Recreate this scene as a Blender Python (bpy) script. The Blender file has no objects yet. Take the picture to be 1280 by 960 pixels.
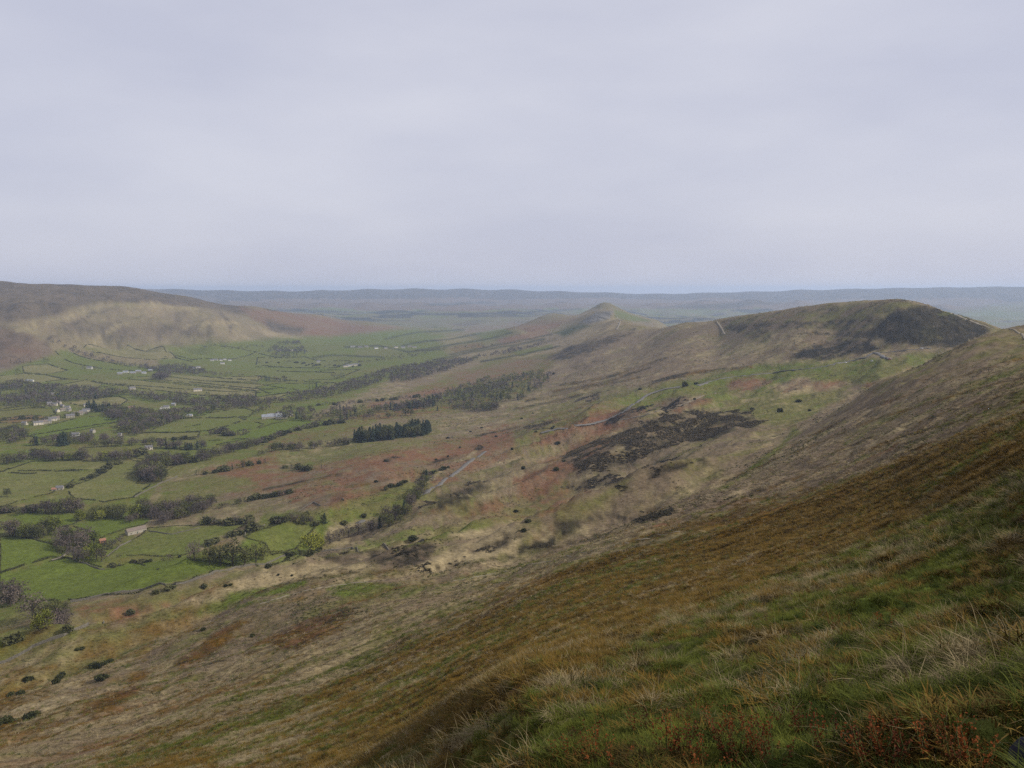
import bpy, math, random
import numpy as np
from mathutils import Vector, Matrix

# ------------------------------------------------------------------ camera, sky, sun, exposure
SC = bpy.context.scene
COL = SC.collection
F_PX, HOR = 1010.0, 362.0                    # focal length and horizon row for a 1280 x 960 frame
PITCH = math.atan((480.0 - HOR) / F_PX)
cam_d = bpy.data.cameras.new('camera')
cam_d.sensor_width = 36.0
cam_d.lens = 36.0 * F_PX / 1280.0
cam_d.clip_start, cam_d.clip_end = 0.1, 60000.0
cam = bpy.data.objects.new('camera', cam_d)
cam.rotation_euler = (math.pi / 2 - PITCH, 0, 0)
COL.objects.link(cam)
SC.camera = cam

SUN_AZ, SUN_EL = math.radians(100.0), math.radians(37.0)    # measured from the view direction to the right
world = bpy.data.worlds.new('World')
SC.world = world
world.use_nodes = True
wt = world.node_tree
wt.nodes.clear()
w_out = wt.nodes.new('ShaderNodeOutputWorld')
w_bg = wt.nodes.new('ShaderNodeBackground')
w_sky = wt.nodes.new('ShaderNodeTexSky')
w_sky.sky_type = 'NISHITA'
w_sky.sun_disc = False
w_sky.sun_elevation = SUN_EL
w_sky.sun_rotation = SUN_AZ
w_sky.altitude = 540.0
w_sky.air_density, w_sky.dust_density, w_sky.ozone_density = 1.0, 5.0, 1.5
# thin high cloud over the whole sky: an even pale veil with very faint mottling
w_tc = wt.nodes.new('ShaderNodeTexCoord')
w_map = wt.nodes.new('ShaderNodeMapping')
w_map.inputs['Scale'].default_value = (1.0, 1.0, 3.2)
w_n = wt.nodes.new('ShaderNodeTexNoise')
w_n.inputs['Scale'].default_value = 2.1
w_n.inputs['Detail'].default_value = 5.0
w_ramp = wt.nodes.new('ShaderNodeValToRGB')
w_ramp.color_ramp.elements[0].position = 0.36
w_ramp.color_ramp.elements[0].color = (7.3, 7.5, 9.0, 1)
w_ramp.color_ramp.elements[1].position = 0.66
w_ramp.color_ramp.elements[1].color = (8.7, 8.8, 9.95, 1)
w_mix = wt.nodes.new('ShaderNodeMix')
w_mix.data_type = 'RGBA'
w_mix.inputs['Factor'].default_value = 0.86
w_bg.inputs['Strength'].default_value = 0.096
wt.links.new(w_tc.outputs['Generated'], w_map.inputs['Vector'])
wt.links.new(w_map.outputs['Vector'], w_n.inputs['Vector'])
wt.links.new(w_n.outputs['Fac'], w_ramp.inputs['Fac'])
wt.links.new(w_sky.outputs['Color'], w_mix.inputs['A'])
wt.links.new(w_ramp.outputs['Color'], w_mix.inputs['B'])
wt.links.new(w_mix.outputs['Result'], w_bg.inputs['Color'])
wt.links.new(w_bg.outputs['Background'], w_out.inputs['Surface'])

sun_d = bpy.data.lights.new('sun', 'SUN')
sun_d.energy = 5.0
sun_d.angle = math.radians(1.5)
sun_d.color = (1.0, 0.95, 0.86)
sun = bpy.data.objects.new('sun', sun_d)
_d = Vector((math.sin(SUN_AZ) * math.cos(SUN_EL), math.cos(SUN_AZ) * math.cos(SUN_EL), math.sin(SUN_EL)))
sun.rotation_euler = _d.to_track_quat('Z', 'Y').to_euler()
sun.location = (0, 0, 400)
COL.objects.link(sun)

SC.render.engine = 'CYCLES'
SC.view_settings.view_transform = 'Standard'
SC.view_settings.look = 'None'
SC.view_settings.exposure = -0.20
SC.view_settings.gamma = 1.0
SC.cycles.use_denoising = False
SC.cycles.max_bounces = 5
SC.cycles.diffuse_bounces = 2
SC.cycles.volume_bounces = 1
SC.cycles.transparent_max_bounces = 4
SC.cycles.caustics_reflective = False
SC.cycles.caustics_refractive = False

HAZE = 0.000060
rng = np.random.default_rng(7)
random.seed(7)

# ------------------------------------------------------------------ small maths: pixels, noise
CP, SP = math.cos(PITCH), math.sin(PITCH)

def px_dir(px, py):
    """pixel of the photograph -> azimuth and tangent of elevation"""
    u = (np.asarray(px, float) - 640.0) / F_PX
    v = (480.0 - np.asarray(py, float)) / F_PX
    y = CP + SP * v
    z = -SP + CP * v
    return np.arctan2(u, y), z / np.hypot(u, y)

def to_px(x, y, z):
    d = y * CP - z * SP
    d = np.where(np.abs(d) < 1e-6, 1e-6, d)
    u = x / d
    v = (y * SP + z * CP) / d
    return 640.0 + F_PX * u, 480.0 - F_PX * v, d

_P = rng.random((256, 256)).astype(np.float32)

def vnoise(x, y):
    xi = np.floor(x).astype(np.int64); yi = np.floor(y).astype(np.int64)
    fx = (x - xi).astype(np.float32); fy = (y - yi).astype(np.float32)
    fx = fx * fx * (3 - 2 * fx); fy = fy * fy * (3 - 2 * fy)
    x0, x1, y0, y1 = xi & 255, (xi + 1) & 255, yi & 255, (yi + 1) & 255
    a = _P[x0, y0]; b = _P[x1, y0]; c = _P[x0, y1]; d = _P[x1, y1]
    return (a + (b - a) * fx) * (1 - fy) + (c + (d - c) * fx) * fy

def fbm(x, y, octv=4, gain=0.5):
    s = 0.0; a = 1.0; t = 0.0
    for k in range(octv):
        s = s + a * (vnoise(x * 2 ** k + 17.3 * k, y * 2 ** k + 5.7 * k) - 0.5)
        t += a; a *= gain
    return s / t

def sstep(a, b, x):
    t = np.clip((x - a) / (b - a), 0, 1)
    return t * t * (3 - 2 * t)

# ------------------------------------------------------------------ the lie of the land
# seen points: pixel column, pixel row, horizontal distance in metres (from the slope or the level of the valley)
SEEN = [
 # left edge: hillside foot, valley floor at about 280 m below, moor beyond
 (0,960,200),(0,900,340),(0,840,520),(0,800,650),(0,720,860),(0,640,1170),(0,580,1520),(0,540,1880),(0,500,2430),(0,480,2820),
 (0,460,3150),(0,440,3450),(20,415,3800),(0,385,4500),(0,357,5300),(60,470,2950),(75,432,3650),(60,400,4100),
 (160,960,130),(160,900,240),(160,840,390),(160,780,580),(160,740,720),(160,700,850),(160,660,1000),(160,600,1280),(160,560,1560),
 (160,520,1990),(160,490,2480),(160,470,2900),(160,455,3300),(160,430,3750),(160,405,4100),(160,385,4400),(110,376,4650),(150,360,5400),(80,356,5400),
 (320,960,70),(320,900,150),(320,840,260),(320,780,410),(320,720,600),(320,690,740),(320,660,880),(320,600,1170),(320,560,1450),
 (320,520,1870),(320,480,2600),(320,445,3700),(320,425,4300),(320,405,4800),(320,388,5200),(240,375,5300),(240,395,4600),(240,420,4000),(240,440,3600),
 (480,960,22),(480,900,70),(480,840,150),(480,780,270),(480,730,430),(480,700,580),(480,680,680),(480,650,800),(480,600,1020),(480,560,1300),
 (480,540,1500),(480,520,1750),(480,500,2060),(480,470,2700),(480,450,3350),(480,430,4400),(480,418,5200),(420,412,5400),(500,411,5900),(660,404,5700),(625,412,5500),(595,420,5000),(540,414,5700),
 (400,394,6100),(340,388,5700),(460,402,6200),
 (640,960,8),(640,870,14),(640,835,32),(560,925,18),(560,890,40),(720,820,30),(640,800,85),(640,740,220),(640,700,420),(640,640,720),(640,600,950),(640,540,1400),(640,500,1850),
 (640,470,2400),(640,440,3300),(640,420,4200),(560,450,3200),(560,480,2400),(560,425,4700),
 (800,960,6.5),(800,860,12),(800,790,32),(800,740,90),(800,690,200),(800,665,300),(800,620,520),(800,580,780),(800,540,1050),(800,500,1400),
 (800,470,1750),(800,440,2200),(800,420,2600),(805,408,2850),
 (700,470,2150),(700,440,2800),(720,425,3000),(740,412,3300),(776,399,3300),(700,415,3900),(700,400,4500),(742,389,4350),(762,387,4400),(757,377,5300),(735,388,5250),(715,395,5300),(782,389,5300),(800,397,5200),(820,402,5000),(720,397,4500),(690,392,5600),
 (960,960,6),(960,800,15),(960,740,35),(960,690,100),(960,650,200),(960,625,290),(960,580,500),(960,555,700),(960,530,930),(960,500,1150),
 (960,470,1420),(960,445,1620),(960,420,1800),(960,400,1960),(960,391,2080),(940,393.5,2140),(920,396.5,2190),(980,388.5,2030),
 (900,470,1500),(900,440,1850),(900,415,2100),(898,400,2250),(860,403,2500),
 (1100,950,5.5),(1100,800,11.7),(1100,700,32),(1100,640,90),(1100,600,170),(1100,585,230),(1100,540,420),(1100,500,620),(1100,478,740),
 (1040,520,700),(1180,445,800),(1225,420,900),
 (1100,474,1180),(1100,450,1350),(1060,455,1400),(1100,438,1450),(1100,405,1600),(1120,374.5,1770),(1100,376,1800),(1140,377,1740),(1075,378,1840),(1040,381,1900),(1020,383,1940),(1000,385,1980),(1160,383,1720),
 (1040,420,1680),(1040,445,1480),(1170,388,1700),(1210,402,1640),(1240,412,1600),(1180,430,1420),
 (1280,960,4.9),(1280,700,16.5),(1280,620,32),(1280,560,62),(1280,525,130),(1280,480,330),(1280,430,720),(1262,411,930),(1280,414,1000),
]
# ground that the camera cannot see: pixel column, distance, height below the eye
UNSEEN = [
 (0,7000,-40),(150,7000,-60),(240,6800,-150),(320,6700,-230),(400,7600,-310),(480,7600,-320),
 (750,4780,-175),(770,4800,-180),(776,3700,-178),(790,3650,-185),(757,6300,-300),(757,7200,-330),(700,7000,-330),(640,6000,-300),(560,6500,-325),(810,3400,-190),(810,4200,-290),(900,2700,-150),(900,3600,-280),
 (960,2500,-110),(960,3400,-260),(1040,2400,-110),(1040,3300,-270),(1120,2100,-70),(1120,3000,-240),(1240,2000,-120),(1240,3000,-250),
 (1180,2400,-150),(860,5500,-330),(960,5500,-330),(1100,5500,-330),(1240,5500,-330),
 (1280,1400,-90),(1262,1250,-95),(1180,1100,-118),(1225,1200,-112),(1140,1020,-112),(1060,900,-125),
 (1380,950,-22),(1380,400,-28),(1380,130,-13),(1380,24,-4.6),(1380,1500,-75),(1380,2500,-180),(1380,5500,-330),
 (-140,250,-125),(-140,420,-185),(-140,700,-250),(-140,1200,-272),(-140,2400,-280),(-140,3500,-215),(-140,5300,30),(-140,7000,0),
]
FAR_PX = list(range(-140, 1421, 60))
E_A, E_L, E_V = [], [], []
EYE = 1.6
for (a, b, r) in SEEN:
    az, e = px_dir(a, b)
    E_A.append(float(az)); E_L.append(math.log(r)); E_V.append(float(e) + EYE / r)
for (a, r, z) in UNSEEN:
    az, _ = px_dir(a, HOR)
    E_A.append(float(az)); E_L.append(math.log(r)); E_V.append(z / r + EYE / r)
for a in FAR_PX[::2]:                                             # the slope the camera stands on
    az, _ = px_dir(a, HOR); az = float(az)
    for r in (1.0, 2.2, 4.2, 10.0):
        s = -0.50 * math.cos(az + math.radians(18)) if az < 0.2 else None
        if s is None:
            s = np.interp(az, [0.2, 0.42, 0.57, 0.7], [-0.375, -0.27, -0.20, -0.15])
        if r < 3.0 or az < 0.0:
            E_A.append(az); E_L.append(math.log(r)); E_V.append(float(s))
for a, r, s in ((0,20,-.50),(0,50,-.54),(0,100,-.545),(160,20,-.55),(160,50,-.58),(320,20,-.58),(320,40,-.60),(480,14,-.55),
                (-140,20,-.45),(-140,50,-.49),(-140,100,-.51)):
    az, _ = px_dir(a, HOR)
    E_A.append(float(az)); E_L.append(math.log(r)); E_V.append(s)
# distant moors: rows seen at set distances, one line of hills behind another
for a in FAR_PX:
    az, _ = px_dir(a, HOR); az = float(az)
    wig = math.sin(a * 0.013) + 0.6 * math.sin(a * 0.031 + 2)
    rows = [(9300, np.interp(a, [0, 420, 560, 640, 760, 830, 900, 1280], [384, 390, 392, 390, 387, 391, 389, 392]) - 1.6 * wig),
            (11800, np.interp(a, [0, 300, 480, 640, 720, 800, 880, 930, 972, 1010, 1060, 1280], [374, 375, 377, 381, 377, 380, 376, 374, 368, 374, 377, 380]) + 1.0 * math.sin(a * 0.02)),
            (15500, np.interp(a, [0, 240, 350, 480, 560, 700, 820, 1000, 1160, 1280], [364, 364, 365, 362.6, 363.2, 365.5, 368.5, 365, 362.5, 361]))]
    for r, zz in ((8000, -330), (10400, -318 + 30 * wig), (13300, -275 - 30 * wig)):
        E_A.append(az); E_L.append(math.log(r)); E_V.append(zz / r)
    for r, py in rows:
        _, e = px_dir(a, py)
        E_A.append(az); E_L.append(math.log(r)); E_V.append(float(e) + EYE / r)
    E_A.append(az); E_L.append(math.log(22000.0)); E_V.append(-0.02)
    E_A.append(az); E_L.append(math.log(32000.0)); E_V.append(-0.02)
E_A = np.array(E_A) * 5.0; E_L = np.array(E_L); E_V = np.array(E_V)

def _tps(d2):
    return 0.5 * d2 * np.log(d2 + 1e-12)

_n = len(E_A)
_K = _tps((E_A[:, None] - E_A[None]) ** 2 + (E_L[:, None] - E_L[None]) ** 2) + np.eye(_n) * 0.0004
_Q = np.stack([np.ones(_n), E_A, E_L], 1)
_M = np.zeros((_n + 3, _n + 3)); _M[:_n, :_n] = _K; _M[:_n, _n:] = _Q; _M[_n:, :_n] = _Q.T
_W = np.linalg.solve(_M, np.concatenate([E_V, np.zeros(3)]))

# coarse table of the smooth slope, then bicubic-ish lookup (fast enough for a million points)
T_A = np.linspace(-0.80, 0.80, 161)
T_L = np.linspace(math.log(0.8), math.log(30000.0), 420)
_ga, _gl = np.meshgrid(T_A * 5.0, T_L, indexing='ij')
_tab = np.zeros(_ga.size)
_pa, _pl = _ga.ravel(), _gl.ravel()
for c in range(0, _pa.size, 20000):
    s = slice(c, c + 20000)
    d2 = (_pa[s, None] - E_A[None]) ** 2 + (_pl[s, None] - E_L[None]) ** 2
    _tab[s] = _tps(d2) @ _W[:_n] + _W[_n] + _W[_n + 1] * _pa[s] + _W[_n + 2] * _pl[s]
E_TAB = _tab.reshape(_ga.shape)

def _cub(p0, p1, p2, p3, t):
    return p1 + 0.5 * t * (p2 - p0 + t * (2 * p0 - 5 * p1 + 4 * p2 - p3 + t * (3 * (p1 - p2) + p3 - p0)))

def e_smooth(az, L):
    azc = np.clip(az, -0.78, 0.78)
    # behind the camera the land simply carries on from both sides
    k = sstep(0.78, 3.0, np.abs(az))
    def look(a_):
        fa = np.clip((a_ - T_A[0]) / (T_A[1] - T_A[0]), 1, len(T_A) - 3.001)
        fl = np.clip((L - T_L[0]) / (T_L[1] - T_L[0]), 1, len(T_L) - 3.001)
        ia = fa.astype(int); il = fl.astype(int); ta = fa - ia; tl = fl - il
        cols = []
        for da in (-1, 0, 1, 2):
            r_ = E_TAB[ia + da]
            r_ = [E_TAB[ia + da, il + dl] for dl in (-1, 0, 1, 2)]
            cols.append(_cub(*r_, tl))
        return _cub(*cols, ta)
    e = look(azc)
    if np.any(k > 0):
        e = e * (1 - k) + k * (-0.06)
    return e

def land(az, L, detail=True):
    """height of the ground relative to the eye"""
    r = np.exp(L)
    z = r * e_smooth(az, L) - EYE
    if detail:
        x = r * np.sin(az); y = r * np.cos(az)
        # hummocks, slumps and gullies of the hillside, finer relief nearer by
        big = fbm(x / 260.0, y / 260.0, 4, 0.5)
        ca, sa = math.cos(math.radians(52)), math.sin(math.radians(52))
        al = x * sa + y * ca; ac = x * ca - y * sa        # along and across the contour
        rid = 1.0 - 2.0 * np.abs(fbm(al / 140.0 + 3.1, ac / 55.0, 4, 0.55))
        mid = fbm(x / 34.0 + 9.0, y / 34.0, 4, 0.5)
        lump = fbm(x / 3.2, y / 3.2, 3, 0.55)
        tus = fbm(x / 0.8 + 4.0, y / 0.8, 2, 0.5)
        fl = 1.0 - 0.80 * sstep(-225, -262, z) * (r < 6000)     # the valley floor is smoother
        far = sstep(6000, 9000, r)
        calm = 1 - 0.75 * sstep(1550, 1680, r) * (1 - sstep(2300, 2700, r)) * sstep(0.15, 0.25, az)
        z = z + calm * big * (8.0 * (1 - 0.5 * sstep(1200, 1500, r) * (1 - sstep(2600, 3200, r)))) * sstep(300, 1200, r) * fl
        z = z + (rid - 0.6) * (12.0 + 3.0 * sstep(260, 500, r) * (1 - sstep(1300, 1700, r))) * sstep(100, 600, r) * (1 - sstep(1300, 1700, r) * 0.6) * (1 - sstep(2600, 5000, r)) * fl * calm * (1 - 0.8 * sstep(0.26, 0.36, az) * (1 - sstep(950, 1150, r)))
        z = z + mid * (7.0 + 1.0 * sstep(300, 500, r)) * sstep(30, 260, r) * (1 - sstep(4000, 7000, r)) * fl * calm
        spur = 1.0 - 2.0 * np.abs(fbm(al / 300.0 + 1.3, ac / 130.0 + 6.2, 2, 0.4))
        z = z + (spur - 0.72) * 56.0 * sstep(300, 520, r) * (1 - sstep(1250, 1700, r)) * fl * (1 - sstep(0.16, 0.30, az))
        # terraces and slumps: short steps across the slope
        st = fbm(al / 46.0 + 8.0, ac / 15.0 + 2.0, 3, 0.5)
        z = z + (np.abs(st * 3.0 % 1.0 - 0.5) - 0.25) * 3.4 * sstep(70, 250, r) * (1 - sstep(1200, 2000, r)) * fl
        # stream-cut moor on the far side of the valley
        cut = 1.0 - 2.0 * np.abs(fbm(x / 560.0 + 2.0, y / 560.0, 5, 0.5))
        z = z + (cut - 0.75) * (210.0 - 185.0 * sstep(4400, 4900, r)) * sstep(2900, 3900, r) * (1 - sstep(5600, 7000, r)) * (1 - sstep(-0.02, 0.05, az)) * fl
        # one line of distant hills behind another
        z = z + fbm(x / 2600.0 + 4.4, y / 1500.0, 4, 0.5) * 120.0 * sstep(6800, 8800, r) * (1 - 0.7 * sstep(12500, 15500, r))
        # the shale face of the flat-topped hill is gullied
        fm = sstep(0.40, 0.44, az) * (1 - sstep(0.55, 0.57, az)) * sstep(1430, 1500, r) * (1 - sstep(1680, 1740, r))
        z = z + (0.55 - 2.0 * np.abs(fbm(x / 30.0, y / 70.0, 4, 0.6))) * 13.0 * fm
        z = z + lump * (0.40 * sstep(2.0, 9.0, r) + 0.55 * sstep(20, 80, r)) * (1 - sstep(400, 900, r))
        z = z + (0.5 - np.abs(fbm(x / 1.3 + 31.0, y / 1.3, 3, 0.5)) * 2.6) * 0.42 * sstep(2.5, 5.0, r) * (1 - sstep(60, 140, r))
        z = z + tus * 0.15 * sstep(1.5, 4.0, r) * (1 - sstep(30, 60, r))
    return z

# ------------------------------------------------------------------ the grid of the ground and what is in view
az_in = np.arange(-0.640, 0.6401, 0.0018)
az_l = -np.linspace(0.66, math.pi, 60)[::-1]
az_r = np.linspace(0.66, math.pi, 60)[:-1]
G_A = np.concatenate([az_l, az_in, az_r])
G_L = np.concatenate([np.linspace(math.log(0.9), math.log(2.5), 14)[:-1], np.arange(math.log(2.5), math.log(30.0), 0.0125),
                      np.arange(math.log(30.0), math.log(6000.0), 0.0086), np.arange(math.log(6000.0), math.log(17500.0), 0.0115),
                      np.linspace(math.log(17700.0), math.log(27000.0), 8)])
NA, NL = len(G_A), len(G_L)
GA, GL = np.meshgrid(G_A, G_L, indexing='ij')
GR = np.exp(GL)
GZ = land(GA.ravel(), GL.ravel()).reshape(GA.shape)
GX, GY = GR * np.sin(GA), GR * np.cos(GA)
G_E = GZ / GR
G_TOP = np.maximum.accumulate(G_E, axis=1)
G_VIS = G_E >= G_TOP - 0.0012 - 0.02 / GR
PX, PY, _dp = to_px(GX, GY, GZ)
G_VIS &= (_dp > 0) & (np.abs(GA) < 0.66)

def hit(px, py):
    """where the line of sight through these pixels first meets the ground -> world points"""
    px = np.atleast_1d(np.asarray(px, float)); py = np.atleast_1d(np.asarray(py, float))
    az, e = px_dir(px, py)
    out = np.zeros((len(px), 3))
    for k in range(len(px)):
        i = int(np.clip(np.searchsorted(G_A, az[k]) - 1, 0, NA - 2))
        t = (az[k] - G_A[i]) / (G_A[i + 1] - G_A[i])
        prof = G_E[i] * (1 - t) + G_E[i + 1] * t
        top = np.maximum.accumulate(prof)
        j = int(np.searchsorted(top, e[k]))
        if j >= NL - 8:
            j = int(np.argmax(prof[:NL - 8]))              # above the skyline: stand it on the crest
            L = G_L[j]
        elif j == 0:
            L = G_L[0]
        else:
            f = (e[k] - prof[j - 1]) / max(prof[j] - prof[j - 1], 1e-9)
            L = G_L[j - 1] + np.clip(f, 0, 1) * (G_L[j] - G_L[j - 1])
        r = math.exp(L)
        out[k] = (r * math.sin(az[k]), r * math.cos(az[k]), 0)
    out[:, 2] = ground(out[:, 0], out[:, 1])
    return out

def ground(x, y):
    """height of the ground mesh at world points (same facets as the mesh, bilinear)"""
    x = np.asarray(x, float); y = np.asarray(y, float)
    a = np.arctan2(x, y); L = np.log(np.maximum(np.hypot(x, y), 0.9))
    i = np.clip(np.searchsorted(G_A, a) - 1, 0, NA - 2); j = np.clip(np.searchsorted(G_L, L) - 1, 0, NL - 2)
    t = np.clip((a - G_A[i]) / (G_A[i + 1] - G_A[i]), 0, 1)
    u = np.clip((np.exp(L) - np.exp(G_L[j])) / (np.exp(G_L[j + 1]) - np.exp(G_L[j])), 0, 1)
    return (GZ[i, j] * (1 - t) + GZ[i + 1, j] * t) * (1 - u) + (GZ[i, j + 1] * (1 - t) + GZ[i + 1, j + 1] * t) * u

# ------------------------------------------------------------------ what grows where
# P pasture, O rough olive grass, S straw grass, B dead bracken, H heather, M moss and bilberry, R bare stone or track, K fawn moor grass
CLS = 'POSBHMRK'

def mixv(s):
    """'P.7 O.3' -> weights"""
    v = np.zeros(8)
    for t in s.split():
        v[CLS.index(t[0])] = float(t[1:]) if len(t) > 1 else 1.0
    return v / v.sum()

def inside(poly, x, y):
    """signed distance in pixels to a polygon, positive inside"""
    P_ = np.asarray(poly, float); n = len(P_)
    d = np.full(x.shape, 1e9); ins = np.zeros(x.shape, bool)
    for k in range(n):
        a, b = P_[k], P_[(k + 1) % n]
        ex, ey = b - a
        t = np.clip(((x - a[0]) * ex + (y - a[1]) * ey) / (ex * ex + ey * ey + 1e-9), 0, 1)
        d = np.minimum(d, (x - a[0] - t * ex) ** 2 + (y - a[1] - t * ey) ** 2)
        c = ((a[1] > y) != (b[1] > y))
        xi = a[0] + (y - a[1]) * ex / (ey if abs(ey) > 1e-9 else 1e-9)
        ins ^= c & (x < xi)
    d = np.sqrt(d)
    return np.where(ins, d, -d)

vx, vy, vr = GX.ravel(), GY.ravel(), GR.ravel()
vpx, vpy, vvis = PX.ravel(), PY.ravel(), G_VIS.ravel()
_az = GA.ravel()
W8 = np.zeros((vx.size, 8), np.float32)
far = sstep(6200, 8200, vr)[:, None]
W8[:] = mixv('K.55 O.3 S.15') * (1 - far) + mixv('O.3 K.4 H.3') * far
_f = fbm(vx / 900.0, vy / 900.0, 4, .6); _f2 = fbm(vx / 420.0 + 70, vy / 260.0, 3, .6)
_zz = GZ.ravel() + 110 * _f
_fs = (far[:, 0] > 0.3)
for mx, m_ in (('H.7 K.3', _zz > -165), ('K.65 H.15 B.2', (_zz <= -165) & (_zz > -255)), ('O.55 K.3 P.15', (_zz <= -255) & (_f2 > -0.05)), ('P.5 O.5', (_zz <= -255) & (_f2 > 0.08)), ('H.95 P.05', (_zz <= -255) & (_f2 < -0.09))):
    W8[_fs & m_] = mixv(mx)
# ragged edges: two scales of wobble for the outlines of the patches
wob_x = fbm(vpx / 38.0, vpy / 15.0 + 40, 4, 0.6) * 2.0
wob_y = fbm(vpx / 38.0 + 90, vpy / 15.0, 4, 0.6) * 2.0

GAIN = np.ones(vx.size, np.float32)
def paint(mix, pts, soft=4.0, wob=8.0, amt=1.0, rmin=0.0, even=0.0):
    P_ = np.asarray(pts, float).reshape(-1, 2)
    lo, hi = P_.min(0) - soft - wob - 2, P_.max(0) + soft + wob + 2
    m = vvis & (vr > rmin) & (vpx > lo[0]) & (vpx < hi[0]) & (vpy > lo[1]) & (vpy < hi[1])
    i = np.nonzero(m)[0]
    if not len(i):
        return
    d = inside(P_, vpx[i] + wob * wob_x[i], vpy[i] + 0.55 * wob * wob_y[i])
    k = (sstep(-soft, soft, d) * amt)[:, None].astype(np.float32)
    W8[i] = W8[i] * (1 - k) + mixv(mix).astype(np.float32) * k
    GAIN[i] = np.maximum(0.25, GAIN[i] * (1 - even * k[:, 0]))

def pline(mix, pts, w, amt=0.8, wob=4.0, rmin=0.0):
    """a narrow streak, track or gully along a line"""
    q = np.asarray(pts, float).reshape(-1, 2)
    d = np.gradient(q, axis=0); nrm = np.stack([-d[:, 1], d[:, 0]], 1) / (np.linalg.norm(d, axis=1)[:, None] + 1e-9) * w / 2
    paint(mix, np.concatenate([q + nrm, (q - nrm)[::-1]]).ravel(), 0.9, wob, amt, rmin)
# broad zones
paint('H.38 K.62', (-40,340, -40,410, 60,395, 120,378, 200,380, 290,392, 330,392, 300,380, 230,368, 150,352))
paint('S.28 K.47 O.25', (-40,412, 60,398, 120,378, 200,379, 260,388, 330,398, 400,418, 330,428, 250,424, 200,430, 120,440, 95,436, 60,425, -40,455))
paint('K.6 H.25 B.15', (-40,405, 20,412, 60,428, 70,445, 30,455, -40,470))
paint('K.5 H.3', (60,400, 180,408, 250,415, 190,425, 80,420), 8, 14, .7)
paint('H.5 K.5', (185,405, 245,408, 250,420, 195,424), 6, 10, .7)
paint('B.5 K.5', (300,384, 350,388, 420,400, 512,413, 440,419, 380,421, 330,408))
paint('K.5 H.4', (330,400, 380,410, 372,420, 340,416), 4, 6)
paint('S.8 K.2', (312,408, 345,416, 400,428, 440,434, 400,433, 340,424), 3, 4)
paint('P.6 O.4', (-40,478, 70,440, 90,452, 200,460, 205,432, 330,424, 480,415, 540,424, 560,445, 500,470, 430,500, 340,545, 330,570, 250,585, 200,600, 165,650, 180,690,
       300,690, 330,640, 420,640, 400,690, 330,700, 280,712, 95,752, -40,800))
paint('P.9 O.1', (395,428, 440,417, 520,411, 560,420, 560,430, 480,430), 4, 4)
paint('O.6 P.25 B.15', (330,548, 400,520, 480,500, 560,470, 640,440, 700,440, 690,470, 660,490, 560,515, 480,525, 420,545, 330,575))
paint('B.6 K.4', (450,505, 520,490, 560,482, 575,488, 530,500, 470,512), 4, 6)
paint('B.5 O.3', (440,525, 500,512, 540,505, 500,520), 4, 6)
paint('K.5 B.3 O.2', (560,470, 640,450, 700,448, 640,470, 590,480), 5, 8)
paint('B.5 K.3 O.2', (225,603, 300,575, 400,582, 520,565, 640,530, 740,505, 800,490, 770,520, 700,550, 600,585, 500,625, 400,640, 330,615, 250,622), 7, 14)
paint('O.65 P.2 K.15', (200,605, 260,592, 330,598, 300,612, 240,625, 200,630), 5, 8)
paint('O.8 P.2', (330,575, 400,548, 460,550, 540,548, 500,565, 400,585), 5, 10, .75)
paint('B.9 K.1', (300,575, 340,570, 360,590, 330,605, 285,585), 5, 12, .8)
paint('B.85 K.15', (400,580, 500,560, 640,530, 640,545, 560,565, 480,585, 420,600), 6, 14, .7)
paint('O.6 P.4', (400,640, 470,618, 545,590, 530,620, 470,645, 420,655))
paint('O.55 P.3 S.15', (400,697, 450,680, 520,662, 610,650, 620,660, 560,675, 480,688), 4, 6)
paint('O.6 B.2 K.2', (520,640, 620,620, 700,600, 740,610, 760,625, 700,645, 620,655), 6, 12)
paint('B.85 K.15', (640,600, 700,568, 760,545, 790,540, 720,590, 690,620, 650,625), 6, 12)
paint('O.7 K.3', (640,660, 700,635, 780,605, 820,605, 760,640, 690,665), 6, 10)
paint('O.7 P.1 K.2', (640,530, 760,488, 870,480, 900,500, 860,512, 780,530, 720,545, 640,575), 6, 14, .8)
paint('B.85 K.15', (700,535, 780,508, 820,505, 800,525, 740,545, 660,560), 5, 12, .9)
paint('O.6 P.4', (760,500, 880,470, 960,462, 1090,446, 1190,440, 1130,470, 1080,480, 1000,476, 930,500, 850,510, 790,512))
paint('P.75 O.25', (890,466, 960,457, 1060,450, 1100,452, 1040,466, 950,472), 4, 5)
paint('O.7 P.2 S.1', (860,512, 930,490, 1010,487, 1090,500, 1040,525, 990,535, 930,525), 5, 8)
paint('B.8 K.2', (905,478, 945,472, 970,478, 945,487, 910,486), 4, 6)
paint('B.7 K.3', (820,507, 870,495, 890,499, 850,512), 4, 6)
paint('S.5 B.3 K.2', (960,485, 1000,474, 1060,478, 1050,488, 985,490), 4, 6)
paint('B.8 K.2', (1080,480, 1110,475, 1100,490, 1085,495), 4, 6)
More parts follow.
